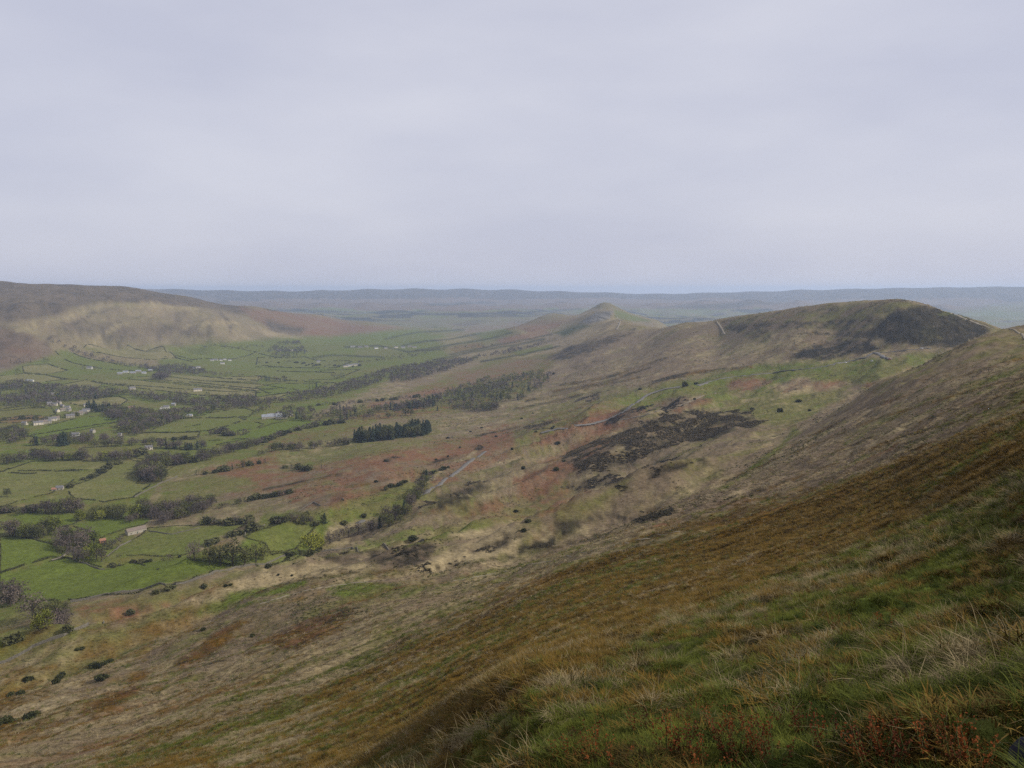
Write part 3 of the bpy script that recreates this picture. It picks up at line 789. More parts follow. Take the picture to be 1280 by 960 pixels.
def plant_mat(name, c0, c1, c2=None, scale=0.6, trans=0.0):
    """foliage: the colour varies from plant to plant and from clump to clump"""
    m, nt, b = new_mat(name)
    oi = N(nt, 'ShaderNodeObjectInfo'); geo = N(nt, 'ShaderNodeNewGeometry')
    n = N(nt, 'ShaderNodeTexNoise'); n.inputs['Scale'].default_value = scale; n.inputs['Detail'].default_value = 2
    nt.links.new(geo.outputs['Position'], n.inputs['Vector'])
    a = N(nt, 'ShaderNodeMath', operation='ADD'); nt.links.new(oi.outputs['Random'], a.inputs[0]); nt.links.new(n.outputs['Fac'], a.inputs[1])
    r = N(nt, 'ShaderNodeValToRGB')
    r.color_ramp.elements[0].position = 0.35; r.color_ramp.elements[0].color = (*c0, 1)
    r.color_ramp.elements[1].position = 1.15 if c2 is None else 0.9; r.color_ramp.elements[1].color = (*c1, 1)
    if c2 is not None:
        e = r.color_ramp.elements.new(1.0); e.color = (*c2, 1)
    h = N(nt, 'ShaderNodeMath', operation='MULTIPLY'); h.inputs[1].default_value = 0.75
    nt.links.new(a.outputs[0], h.inputs[0]); nt.links.new(h.outputs[0], r.inputs['Fac'])
    nt.links.new(r.outputs[0], b.inputs['Base Color'])
    b.inputs['Roughness'].default_value = 0.8
    if trans > 0:
        tb = N(nt, 'ShaderNodeBsdfTranslucent'); mx = N(nt, 'ShaderNodeMixShader'); mx.inputs[0].default_value = trans
        nt.links.new(r.outputs[0], tb.inputs['Color'])
        out = nt.nodes['Material Output']
        nt.links.new(b.outputs[0], mx.inputs[1]); nt.links.new(tb.outputs[0], mx.inputs[2]); nt.links.new(mx.outputs[0], out.inputs['Surface'])
    return m

def flat_mat(name, c, rough=0.85, var=0.25, scale=1.0, metal=0.0):
    m, nt, b = new_mat(name)
    geo = N(nt, 'ShaderNodeNewGeometry'); n = N(nt, 'ShaderNodeTexNoise')
    n.inputs['Scale'].default_value = scale; n.inputs['Detail'].default_value = 6
    nt.links.new(geo.outputs['Position'], n.inputs['Vector'])
    r = N(nt, 'ShaderNodeValToRGB')
    r.color_ramp.elements[0].position = 0.3; r.color_ramp.elements[0].color = (*[x * (1 - var) for x in c], 1)
    r.color_ramp.elements[1].position = 0.7; r.color_ramp.elements[1].color = (*[min(x * (1 + var), .9) for x in c], 1)
    nt.links.new(n.outputs['Fac'], r.inputs['Fac']); nt.links.new(r.outputs[0], b.inputs['Base Color'])
    b.inputs['Roughness'].default_value = rough; b.inputs['Metallic'].default_value = metal
    return m

M_BARK = flat_mat('bark', (0.060, 0.048, 0.038), var=0.3, scale=3)
M_TWIG = plant_mat('bare_twigs', (0.050, 0.040, 0.034), (0.125, 0.097, 0.080))
M_LEAF = plant_mat('spring_leaves', (0.070, 0.086, 0.014), (0.180, 0.185, 0.026))
M_OLIVE = plant_mat('opening_leaves', (0.045, 0.050, 0.017), (0.105, 0.106, 0.032))
M_FIR = plant_mat('conifer_needles', (0.012, 0.020, 0.013), (0.026, 0.040, 0.022))
M_GORSE = plant_mat('gorse_sprays', (0.017, 0.021, 0.008), (0.050, 0.052, 0.018))
M_HEATH = plant_mat('old_heather', (0.020, 0.018, 0.012), (0.066, 0.052, 0.030), scale=0.15)
M_HEDGE = plant_mat('hedge_sprays', (0.034, 0.038, 0.016), (0.092, 0.090, 0.034), scale=0.15)
M_RUSTLEAF = plant_mat('russet_leaves', (0.055, 0.014, 0.007), (0.21, 0.062, 0.017), scale=9, trans=0.3)
M_STEM = flat_mat('bilberry_stems', (0.075, 0.085, 0.025), var=0.3, scale=20)

def spray_cloud(r_, clumps, per, size, squash=1.0, flat=0.0):
    """small leaf-sized faces gathered in clumps -> V, Q"""
    V = np.zeros((0, 3)); cs = []
    for (c, rad) in clumps:
        d = r_.normal(size=(per, 3)); d /= np.linalg.norm(d, axis=1)[:, None]
        p = np.asarray(c) + d * rad * (r_.random((per, 1)) ** 0.45) * np.array([1, 1, squash])
        cs.append(p)
    c = np.concatenate(cs); n = len(c)
    u = r_.normal(size=(n, 3)); u[:, 2] *= (1 - flat); u /= np.linalg.norm(u, axis=1)[:, None]
    w = np.cross(u, r_.normal(size=(n, 3))); w /= np.linalg.norm(w, axis=1)[:, None] + 1e-9
    s = size * (0.55 + 0.9 * r_.random((n, 1)))
    V = np.stack([c - u * s - w * s * .55, c + u * s - w * s * .45, c + u * s * .8 + w * s * .6, c - u * s * .9 + w * s * .5], 1).reshape(-1, 3)
    return V, np.arange(n * 4).reshape(-1, 4)

def broadleaf(seed, per, size, nclump):
    """tree 10 m tall: trunk with limbs, crown of clumps"""
    r_ = np.random.default_rng(seed)
    V, F = [], []
    lean = r_.normal(size=2) * 0.25
    top = np.array([lean[0], lean[1], 6.2])
    tube(V, F, [(0, 0, -0.5), (0.05, 0, 1.6), top * 0.62, top, top + (0.2, 0.1, 2.0)], [0.34, 0.26, 0.19, 0.11, 0.03], 6)
    clumps = []
    for k in range(nclump):
        a = 2.4 * k + r_.random(); h = 0.30 + 0.70 * (k + .5) / nclump
        zc = 0.4 + h * 8.4
        rr = 4.3 * math.sqrt(max(0.05, 1 - ((h - 0.45) / 0.66) ** 2)) * (0.45 + 0.6 * r_.random())
        c = np.array([rr * math.cos(a) + lean[0], rr * math.sin(a) + lean[1], zc + r_.normal() * 0.3])
        st = top * (0.35 + 0.6 * h * r_.random())
        tube(V, F, [st, (st + c) / 2 + (0, 0, 0.35), c], [0.12, 0.07, 0.02], 4)
        clumps.append((c, 1.15 + 0.8 * r_.random()))
    return (np.array(V), F), spray_cloud(r_, clumps, per, size)

def conifer(seed, tiers=11, per=26):
    r_ = np.random.default_rng(seed)
    V, F = [], []
    tube(V, F, [(0, 0, -0.5), (0, 0, 5), (0, 0, 10)], [0.26, 0.15, 0.03], 6)
    cs = []
    for k in range(tiers):
        h = 1.0 + 9.0 * k / tiers
        rad = 2.3 * (1 - (k / tiers)) ** 0.8 + 0.22
        a = r_.random(per) * 2 * math.pi; q = rad * (0.25 + 0.75 * r_.random(per)) * (0.8 + 0.3 * r_.random(per))
        cs.append(np.stack([q * np.cos(a), q * np.sin(a), h - 0.28 * q + r_.normal(size=per) * 0.12], 1))
    c = np.concatenate(cs); n = len(c)
    out = c * [1, 1, 0]; out /= np.linalg.norm(out, axis=1)[:, None] + 1e-9
    out[:, 2] = -0.35
    side = np.stack([-out[:, 1], out[:, 0], r_.normal(size=n) * 0.2], 1)
    s = 0.55 * (0.6 + 0.8 * r_.random((n, 1)))
    Vc = np.stack([c - side * s * .6, c + out * s, c + side * s * .6, c - out * s * .8 + [0, 0, .25]], 1).reshape(-1, 3)
    return (np.array(V), F), (Vc, np.arange(n * 4).reshape(-1, 4))

def bush(seed, per=26, nclump=9, size=0.26):
    """shrub 2 m tall"""
    r_ = np.random.default_rng(seed)
    V, F = [], []
    cl = []
    for k in range(nclump):
        a = 2.4 * k; q = 0.95 * math.sqrt((k + .3) / nclump)
        c = np.array([q * math.cos(a), q * math.sin(a), 0.75 + 0.75 * (1 - q) + r_.normal() * 0.12])
        tube(V, F, [(c[0] * .15, c[1] * .15, -0.3), c * (.6, .6, .55), c], [0.05, 0.035, 0.012], 4)
        cl.append((c, 0.48 + 0.2 * r_.random()))
        cl.append((c * (1.05, 1.05, 0.45), 0.42))
    return (np.array(V), F), spray_cloud(r_, cl, per, size)

KINDS = {}
def reg(kind, wood, leaf, mat):
    (V, F), (Vc, Qc) = wood, leaf
    tm = pyd('trunk', V, F, M_BARK); cm = np_mesh('crown', Vc, Qc, mat)
    KINDS.setdefault(kind, []).append((tm, cm, Vc, Qc, V))
for k in range(5):
    reg('bare', *broadleaf(100 + k, 30, 0.23, 24), M_TWIG)
    reg('leafy', *broadleaf(200 + k, 36, 0.30, 24), M_LEAF)
    reg('olive', *broadleaf(300 + k, 30, 0.26, 24), M_OLIVE)
for k in range(3):
    reg('conifer', *conifer(400 + k), M_FIR)
for k in range(4):
    reg('gorse', *bush(500 + k), M_GORSE)
    reg('shrub', *bush(600 + k, 20, 10, 0.24), M_HEDGE)
LOWS = {}
for k in range(3):                                   # lighter versions for the far woods
    LOWS.setdefault('bare', []).append(broadleaf(700 + k, 6, 0.60, 13)[1])
    LOWS.setdefault('leafy', []).append(broadleaf(710 + k, 8, 0.60, 14)[1])
    LOWS.setdefault('olive', []).append(broadleaf(720 + k, 6, 0.63, 13)[1])
    LOWS.setdefault('conifer', []).append(conifer(730 + k, 8, 9)[1])
    LOWS.setdefault('gorse', []).append(bush(740 + k, 5, 7, 0.40)[1])
    LOWS.setdefault('shrub', []).append(bush(750 + k, 5, 7, 0.40)[1])
UNIT = {'bare': 10.0, 'leafy': 10.0, 'olive': 10.0, 'conifer': 10.0, 'gorse': 2.0, 'shrub': 2.0}
NAME = {'bare': 'bare_tree', 'leafy': 'leafy_tree', 'olive': 'budding_tree', 'conifer': 'conifer_tree', 'gorse': 'gorse_bush', 'shrub': 'hawthorn_shrub'}
LOOK = {'bare': 'bare purple-brown tree', 'leafy': 'fresh yellow-green leafy tree', 'olive': 'olive-brown budding tree',
        'conifer': 'dark green conifer', 'gorse': 'dark gorse bush', 'shrub': 'dull green hawthorn shrub'}

GROW = {'bare': 1.32, 'leafy': 1.3, 'olive': 1.32, 'conifer': 1.3, 'gorse': 1.0, 'shrub': 1.2}
CAND = []                                            # every plant to stand: kind, x, y, height, where
prng = np.random.default_rng(21)

def kinds_of(s):
    """'bare.6 olive.4' -> names, chances"""
    n, p = [], []
    for t in s.split():
        a, b = t.split('.'); n.append(a); p.append(float('0.' + b) if b != '1' else (1.0 if len(s.split()) == 1 else 0.1))
    p = np.array(p); return n, p / p.sum()

def belt(kinds, pts, h, gap, where, width=4.0):
    """plants along a line given by the pixels of their feet"""
    P_ = hit(*np.asarray(pts, float).reshape(-1, 2).T)[:, :2]
    n_, p_ = kinds_of(kinds)
    for a, b in zip(P_[:-1], P_[1:]):
        d = np.linalg.norm(b - a); m = max(1, int(d / (gap * 0.62)))
        for t in (np.arange(m) + prng.random(m)) / m:
            q = a + (b - a) * t + prng.normal(size=2) * width * 0.5
            kd = prng.choice(n_, p=p_)
            if kd == 'shrub' and prng.random() < 0.4:
                kd = 'bare' if prng.random() < 0.6 else 'olive'
            CAND.append((kd, q[0], q[1], h * (0.65 + 0.75 * prng.random()), where))

def wood(kinds, pts, h, gap, where):
    """plants spread over an outline given in pixels"""
    pix = np.asarray(pts, float).reshape(-1, 2)
    P_ = hit(*pix.T)[:, :2]
    n_, p_ = kinds_of(kinds)
    gap = gap * 0.78
    lo, hi = P_.min(0), P_.max(0)
    nx, ny = np.maximum(1, ((hi - lo) / gap).astype(int))
    gx, gy = np.meshgrid(np.arange(nx), np.arange(ny))
    q = lo + (np.stack([gx.ravel(), gy.ravel()], 1) + prng.random((gx.size, 2))) * gap
    q = q[inside(P_, q[:, 0], q[:, 1]) > 0]
    q = q[fbm(q[:, 0] / 55.0, q[:, 1] / 55.0, 3) > -0.10]
    for a in q:
        CAND.append((prng.choice(n_, p=p_), a[0], a[1], h * (0.65 + 0.75 * prng.random()), where))

def spot(kind, px, py, h, where):
    q = hit(px, py)[0]
    CAND.append((kind, q[0], q[1], h, where))

# ------------------------------------------------------------------ trees and bushes of the valley
# near woods, hedgerow trees
belt('bare.6 olive.3 leafy.1', (0,581, 25,576, 45,572, 80,575, 115,574, 160,574), 11, 6, 'in the long belt behind the ruined barn', 14)
belt('bare.5 conifer.3 olive.2', (34,558, 55,556, 76,551), 11, 7, 'in the dark clump below the white farmhouse', 10)
belt('shrub.7 olive.3', (112,598, 122,593, 132,588, 136,584, 148,580), 5, 7, 'in the gappy hedge above the ruined barn', 2)
spot('shrub', 88, 609, 4.5, 'just behind the ruined barn'); spot('shrub', 104, 600, 4, 'in the gappy hedge above the ruined barn')
spot('olive', 9, 621, 9, 'alone in the pasture left of the ruined barn')
belt('shrub.4 bare.4 olive.2', (0,641, 20,642, 45,641), 7, 6, 'in the belt below the ruined barn pasture', 8)
belt('bare.7 olive.3', (48,641, 75,641, 103,641), 11, 6, 'in the belt below the ruined barn pasture', 10)
belt('olive.5 leafy.3 bare.2', (94,651, 112,649, 130,646, 160,648, 186,645), 10, 6, 'in the green belt above the long stone barn', 10)
belt('bare.7 olive.3', (0,669, 12,671, 24,669), 12, 6, 'in the copse at the end of the left pasture', 10)
belt('olive.6 leafy.2 bare.2', (24,670, 36,674, 50,673, 58,668, 64,662), 10, 6, 'in the copse at the end of the left pasture', 8)
wood('bare.7 olive.3', (60,684, 76,668, 100,672, 116,678, 112,690, 88,690, 74,690), 11, 10, 'in the copse beside the long stone barn')
spot('leafy', 117, 683, 12, 'glowing at the edge of the copse beside the long stone barn'); spot('leafy', 121, 699, 12, 'glowing at the edge of the copse beside the long stone barn')
spot('leafy', 112, 700, 10, 'glowing at the edge of the copse beside the long stone barn')
for a in ((92,698), (98,702), (104,703), (127,702)): spot('bare', *a, 10, 'at the lower end of the copse beside the long stone barn')
spot('olive', 78, 697, 9, 'by the bend of the farm track'); spot('shrub', 137, 686, 4, 'in the yard of the long stone barn')
for a in ((131,684), (140,682), (148,680), (152,677)): spot('bare', *a, 6, 'in the yard of the long stone barn')
belt('shrub.8 gorse.2', (130,711, 150,708, 165,705, 190,702, 205,700, 222,698), 3.2, 7, 'along the ditch below the long stone barn', 5)
belt('bare.65 olive.35', (-4,760, 10,758, 24,752), 12, 6, 'in the clump at the foot of the hillside', 8)
wood('bare.65 olive.35', (18,778, 30,766, 60,760, 84,764, 88,772, 60,782, 35,788), 10, 8, 'in the clump at the foot of the hillside')
spot('leafy', 58, 785, 9, 'in the clump at the foot of the hillside'); spot('leafy', 48, 788, 7, 'in the clump at the foot of the hillside')
for a in ((12,803,4), (20,802,4), (84,790,3.5), (163,768,3.5), (195,742,3), (212,736,3.5), (255,735,3)): spot('shrub', *a, 'dotted along the foot of the hillside')
wood('bare.65 olive.35', (172,600, 176,588, 200,580, 232,578, 245,586, 236,594, 215,596, 196,605), 12, 10, 'in the purple wood on the bracken knoll')
belt('shrub.5 conifer.2 olive.3', (240,594, 262,592, 285,588, 305,584, 330,578), 6, 6, 'in the hedgerow climbing from the purple wood', 5)
belt('bare.5 olive.5', (252,577, 262,572, 276,568, 300,562, 322,556), 10, 6, 'in the belt beyond the purple wood', 8)
belt('shrub.5 bare.3 olive.2', (182,576, 205,577, 230,578, 246,577), 7, 6, 'in the hedge under the pale cottage', 4)
belt('bare.7 conifer.3', (192,560, 215,561, 240,562, 256,560), 10, 7, 'behind the pale cottage', 8)
belt('bare.6 shrub.4', (160,572, 172,570, 182,566), 8, 7, 'beside the pale cottage', 6)
wood('bare.6 olive.4', (160,655, 180,646, 205,656, 228,648, 262,640, 268,632, 235,630, 200,638, 175,636), 9, 11, 'in the scrub under the bracken knoll')
belt('shrub.7 olive.3', (270,638, 290,632, 320,624, 345,620, 366,616), 5, 5, 'in the hedgerow below the bracken slope', 4)
belt('shrub.6 bare.2 olive.2', (244,657, 265,655, 290,655, 312,653, 345,655, 372,654, 396,655), 5.5, 6, 'in the hedge across the top of the small fields', 3)
for a in ((314,664,7), (300,669,6), (290,671,5), (263,682,6), (270,678,5)): spot('shrub', *a, 'in the gappy hedge between the small fields')
spot('bare', 243, 701, 13, 'at the left end of the big budding trees')
for a in ((262,706,12), (276,707,14), (291,707,15), (306,706,14), (320,703,13), (329,700,9)): spot('olive', *a, 'in the tall row beside the stone wall')
spot('leafy', 388, 690, 13, 'large and round above the dark thicket'); spot('leafy', 397, 688, 11, 'large and round above the dark thicket')
for a in ((412,680,9), (424,676,9), (436,672,9), (448,668,8), (462,664,9)): spot('bare', *a, 'in the row climbing from the small fields to the lane')
spot('conifer', 406, 654, 8, 'dark and rounded at the hedge end'); spot('olive', 404, 653, 6, 'at the hedge end above the small fields')
wood('olive.6 bare.2 conifer.2', (462,662, 480,650, 505,636, 520,620, 528,606, 542,598, 540,610, 520,636, 500,655, 480,664), 8, 10, 'in the narrow wood below the lane')
belt('gorse.1', (350,700, 372,696, 392,692), 3.0, 5, 'in the dark tangle below the round tree', 8)
belt('gorse.1', (340,712, 356,706, 372,702), 2.6, 5, 'in the dark tangle below the round tree', 8)
for a in ((516,676,4), (430,655,4), (455,646,3.5)): spot('shrub', *a, 'alone on the rough grass near the lane')
belt('gorse.8 shrub.2', (480,612, 500,605, 530,594, 560,585), 3, 7, 'in the thin line beside the lane', 4)
# plantation and middle valley
wood('conifer.9 olive.1', (442,553, 444,548, 470,546, 500,541, 534,533, 541,539, 528,545, 500,549, 470,553), 13, 8, 'in the dense dark plantation on the hillside')
belt('olive.5 bare.3 shrub.2', (322,570, 350,562, 380,562, 420,557, 442,554), 8, 8, 'in the belt running to the plantation', 8)
belt('shrub.6 conifer.4', (352,584, 366,586, 380,587, 397,587), 5, 6, 'in the small thicket on the bracken slope', 8)
belt('bare.5 shrub.5', (322,556, 350,544, 390,534, 432,528), 7, 8, 'in the hedge below the grey farm roofs', 6)
wood('bare.4 olive.4 conifer.2', (345,524, 352,514, 400,512, 470,510, 520,503, 545,495, 600,486, 640,478, 642,502, 560,513, 480,524, 400,528), 9, 21, 'in the wide belt beyond the plantation')
wood('conifer.6 bare.4', (486,512, 520,508, 550,500, 546,508, 510,516), 11, 13, 'in the dark group inside the wide belt')
wood('conifer.4 olive.4 bare.2', (548,492, 600,476, 640,470, 690,464, 696,470, 670,490, 640,508, 600,500), 9, 23, 'in the wood under the ridge')
wood('olive.5 bare.5', (560,510, 620,505, 650,508, 600,515), 9, 14, 'in the wood under the ridge')
belt('bare.5 shrub.5', (400,507, 460,503, 530,496), 6, 10, 'along the rough pasture wall', 5)
belt('shrub.1', (540,497, 600,482, 660,468), 3.5, 22, 'dotted over the rough pasture', 30)
wood('bare.7 olive.3', (318,504, 350,495, 400,489, 440,477, 482,463, 482,477, 440,490, 400,500, 370,504, 340,511, 318,520), 9, 18, 'in the long river wood')
wood('bare.7 olive.3', (480,464, 520,456, 560,452, 604,446, 565,462, 522,475, 490,480), 10, 19, 'in the long river wood')
wood('bare.8 conifer.2', (600,447, 640,436, 700,424, 690,428, 640,442), 9, 26, 'in the far end of the river wood')
for p in ((325,475, 342,477, 362,476), (417,472, 431,472), (388,486, 399,486)):
    belt('conifer.7 bare.3', p, 11, 9, 'in the little square plantation on the pasture', 18)
wood('bare.6 conifer.4', (328,443, 348,428, 374,428, 386,444, 360,448), 9, 22, 'in the wood round the far farm')
belt('bare.8 conifer.2', (60,424, 85,434, 105,444, 130,451, 170,458, 205,465), 9, 14, 'in the wooded stream up to the moor', 22)
belt('bare.6 conifer.4', (10,452, 22,454, 36,453), 9, 14, 'in the clump under the moor', 24)
for a in ((22,466), (56,452), (60,453)): spot('olive', *a, 12, 'alone under the moor')
for a in ((104,462), (119,462)): spot('bare', *a, 10, 'beside the white farm under the moor')
wood('bare.9 conifer.1', (192,475, 196,468, 210,468, 212,475), 12, 14, 'in the round copse on the pale pasture')
wood('bare.7 conifer.3', (180,462, 205,458, 235,458, 258,464, 250,470, 215,468), 9, 20, 'in the wood between the far farms')
belt('bare.6 olive.4', (255,466, 275,470, 305,470), 8, 16, 'in the wood between the far farms', 26)
belt('bare.5 olive.5', (250,434, 290,436, 330,434), 7, 26, 'in the line under the brown spur', 20)
belt('shrub.5 bare.5', (320,454, 360,452, 400,458, 450,458), 5, 26, 'scattered over the far pastures', 30)
belt('bare.6 olive.4', (430,456, 470,452, 520,442, 560,436, 620,430), 8, 22, 'round the far hamlet', 70)
# the village and its woods
wood('bare.55 olive.25 conifer.2', (-6,484, 20,478, 44,482, 110,487, 150,492, 165,496, 120,500, 90,502, 60,506, 0,508), 10, 15, 'in the wood above the village')
belt('bare.5 olive.3 conifer.2', (0,510, 30,508, 60,511), 8, 10, 'in the wood above the village', 14)
wood('bare.65 olive.35', (116,495, 180,491, 250,496, 320,499, 322,510, 270,513, 240,508, 180,501), 10, 16, 'in the long wood beyond the village')
wood('conifer.8 bare.2', (106,512, 118,507, 140,509, 142,514, 120,516), 12, 11, 'in the dark group inside the village')
wood('bare.6 olive.4', (128,520, 146,512, 200,518, 270,512, 255,519, 226,525, 200,535, 168,546, 150,542, 150,530), 10, 13, 'in the wood round the white village houses')
wood('bare.5 olive.5', (-6,552, -4,540, 20,538, 36,540, 34,550, 14,556), 9, 12, 'in the wood at the village foot')
belt('bare.5 olive.3 shrub.2', (38,532, 60,526, 80,522, 110,518), 7, 9, 'among the village houses', 14)
belt('shrub.6 bare.4', (0,526, 20,524, 48,523), 5, 9, 'along the village paddock', 4)
belt('conifer.7 olive.3', (76,556, 82,557, 88,554), 15, 5, 'tall beside the white farmhouse', 5)
belt('bare.65 olive.35', (90,554, 100,552, 125,553, 150,552), 10, 8, 'beside the white farmhouse', 14)
belt('bare.7 olive.3', (110,560, 130,558, 160,557, 180,556, 200,556), 9, 8, 'in the belt right of the white farmhouse', 8)
belt('shrub.7 bare.3', (160,556, 190,552, 215,550, 250,549), 5, 8, 'in the hedge between the valley pastures', 4)
belt('bare.5 shrub.5', (262,545, 275,541, 290,545, 312,541), 7, 8, 'in the hedge between the valley pastures', 8)
# gorse and lone bushes on the slopes
for a in ((654,586,4), (695,588,3.5), (705,577,2.5), (692,534,3), (652,524,3.5), (666,517,2.5), (690,536,3), (670,540,2.5), (697,555,4), (640,562,3), (645,640,2.2),
          (856,483,8), (868,500,3), (870,481,5), (800,487,4), (692,468,5), (975,515,5), (998,503,4), (1012,514,3), (940,512,4), (655,664,2), (660,652,2),
          (118,834,2.6), (122,836,2.6), (130,832,2.4), (137,828,2.2), (124,850,2.4), (130,848,2.2), (74,849,2.6), (70,854,2.4), (78,844,2.0), (33,851,2.2), (38,850,2.0),
          (97,813,1.6), (103,811,1.4), (37,899,2.6), (42,896,2.2), (8,903,2.6), (2,906,2.4), (14,870,2), (26,868,2), (254,788,1.6), (316,796,1.4), (348,719,1.0), (282,733,1.6), (288,732,1.4), (365,720,1.0)):
    spot('gorse', *a, 'standing apart on the steep near slope' if a[1] > 700 else 'standing apart on the far open slope')
for a in ((588,540,3), (602,535,3), (560,548,3), (575,560,2.5), (620,546,3), (545,575,2.5), (470,603,3), (482,577,3), (560,571,2.5)):
    spot('gorse', *a, 'on the bracken slope right of the plantation')

# stand them: the largest in view of each kind one by one, the others as woods
LIMIT = {'bare': 300, 'leafy': 200, 'olive': 300, 'conifer': 300, 'gorse': 290, 'shrub': 300}
by = {}
for c in CAND:
    by.setdefault(c[0], []).append(c)
for kind, lst in by.items():
    lst.sort(key=lambda c: -c[3] / math.hypot(c[1], c[2]))
    for n_, (kd, x, y, h, where) in enumerate(lst):
        if n_ >= LIMIT[kind]:
            break
        z = float(ground(x, y))
        tm, cm, _, _, _ = KINDS[kind][n_ % len(KINDS[kind])]
        s = h * GROW[kind] / UNIT[kind]
        e = empty(NAME[kind], (x, y, z), prng.random() * 6.28, s)
        w_ = (0.9 + 0.35 * prng.random()) * (1.25 if UNIT[kind] < 5 else 1.0)
        e.scale = (s * w_, s * w_ * (0.75 + 0.5 * prng.random()), s * (0.85 + 0.3 * prng.random()))
        t = bpy.data.objects.new('trunk' if UNIT[kind] > 5 else 'stems', tm); t.parent = e; COL.objects.link(t)
        c = bpy.data.objects.new('crown' if UNIT[kind] > 5 else 'foliage', cm); c.parent = e; COL.objects.link(c)
        tag(e, LOOK[kind] + ' ' + where, 'bush' if UNIT[kind] < 5 else 'tree', (LOOK[kind] + 's ').replace('bushs', 'bushes') + where)
    rest = lst[LIMIT[kind]:]
    if rest:
        Vs, Qs, off = [], [], 0
        for kd, x, y, h, where in rest:
            Vc, Qc = LOWS[kind][int(prng.integers(3))]
            a = prng.random() * 6.28; s = h * GROW[kind] / UNIT[kind]; w_ = s * (0.95 + 0.4 * prng.random())
            R_ = np.array([[math.cos(a), -math.sin(a), 0], [math.sin(a), math.cos(a), 0], [0, 0, 1]])
            Vs.append((Vc * [w_, w_, s]) @ R_.T + [x, y, float(ground(x, y))])
            Qs.append(Qc + off); off += len(Vc)
        me = np_mesh('woodland', np.concatenate(Vs), np.concatenate(Qs), KINDS[kind][0][1].materials[0])
        tag(mesh_obj({'conifer': 'conifer_wood', 'gorse': 'gorse_scrub', 'shrub': 'scrub'}.get(kind, 'woodland'), me),
            'far ' + LOOK[kind] + 's massed in the valley woods', 'woodland', kind='stuff')
print('plants', {k: len(v) for k, v in by.items()})

# heather and gorse thickets: dark cushions packed over their outlines
def thicket(pts, gap, h, label, mat, name='heather_thicket', keep=0.5):
    pix = np.asarray(pts, float).reshape(-1, 2)
    P_ = hit(*pix.T)[:, :2]
    lo, hi = P_.min(0) - gap * 2, P_.max(0) + gap * 2
    nx, ny = np.maximum(1, ((hi - lo) / gap).astype(int))
    gx, gy = np.meshgrid(np.arange(nx), np.arange(ny))
    q = lo + (np.stack([gx.ravel(), gy.ravel()], 1) + prng.random((gx.size, 2))) * gap
    sc = np.linalg.norm(hi - lo)
    qa, qc = q[:, 0] * _sa + q[:, 1] * _ca, q[:, 0] * _ca - q[:, 1] * _sa
    d = inside(P_, q[:, 0], q[:, 1]) + (fbm(qa / 48.0, qc / 26.0, 4, .6) - 0.02) * min(75.0, 0.5 * sc)
    thin = fbm(qa / 24.0 + 50, qc / 15.0, 4, .6)
    q = q[(d > 0) & (thin > 0.0 - 0.0025 * np.minimum(d, 30)) & (prng.random(len(q)) < np.clip(0.25 + d / 14.0, 0, 0.8))]
    Vs, Qs, off = [], [], 0
    for x, y in q:
        Vc, Qc = LOWS['gorse'][int(prng.integers(3))]
        sel = np.arange(int(prng.integers(4)), len(Qc), 4)
        s = h / 2.0 * (0.6 + 0.8 * prng.random()); w_ = gap * 0.85
        Vq = Vc.reshape(-1, 4, 3)[sel].reshape(-1, 3)
        Vs.append(Vq * [w_, w_, s] + [x, y, float(ground(x, y)) - 0.1]); Qs.append(np.arange(len(Vq)).reshape(-1, 4) + off); off += len(Vq)
    if Vs:
        me = np_mesh(name, np.concatenate(Vs), np.concatenate(Qs), mat)
        tag(mesh_obj(name, me), label, 'heather', kind='stuff')
TH_LAB = ['wide dark heather thicket across the middle of the slope', 'long dark heather tongue below the wide thicket', 'dark heather patch right of the long tongue',
          'small dark heather patch on the fawn slope', 'dark thicket above the pale straw knoll', 'dark thicket beside the round leafy tree',
          'dark strip of heather along the slope foot', 'narrow dark strip of heather on the fawn slope', 'dark heather streak under the bracken', 'tiny dark heather patch on straw grass',
          'dark heather above the bend of the lane', 'dark heather strip beside the pale path', 
          'dark heather patch above the fawn slope streaks', 'tiny heather spot on the fawn slope', 'tiny heather spot left of another spot on the fawn slope', 'short heather streak low on the fawn slope', 'small heather streak between two dark strips',
          'tiny heather spot at the end of the long tongue', 'small heather streak above the straw grass', 'tiny heather spot on the pale straw grass', 'small heather spot beside the lane top', 'small heather spot on the bracken',
          'small heather spot under the lane', 'dark heather streak below the ridge slope', 'small heather spot in the rust bracken', 'dark scrub below the steep lane', 'low dark heather along the straw grass', 'thin heather line over the rust bracken']
for d, lb in zip(DARK, TH_LAB):
    r0 = np.hypot(*hit(d[0], d[1])[0][:2])
    thicket(d, max(1.1, r0 / 520.0), 0.55 + r0 / 2600.0, lb, M_HEATH)

# ------------------------------------------------------------------ hedges and dry-stone walls
M_STONE = flat_mat('dry_stone', (0.125, 0.112, 0.09), var=0.45, scale=1.5)

def dense(pts, step):
    P_ = hit(*np.asarray(pts, float).reshape(-1, 2).T)[:, :2]
    out = [P_[0]]
    for a, b in zip(P_[:-1], P_[1:]):
        n = max(1, int(np.linalg.norm(b - a) / step))
        out += [a + (b - a) * (k + 1) / n for k in range(n)]
    return np.array(out)

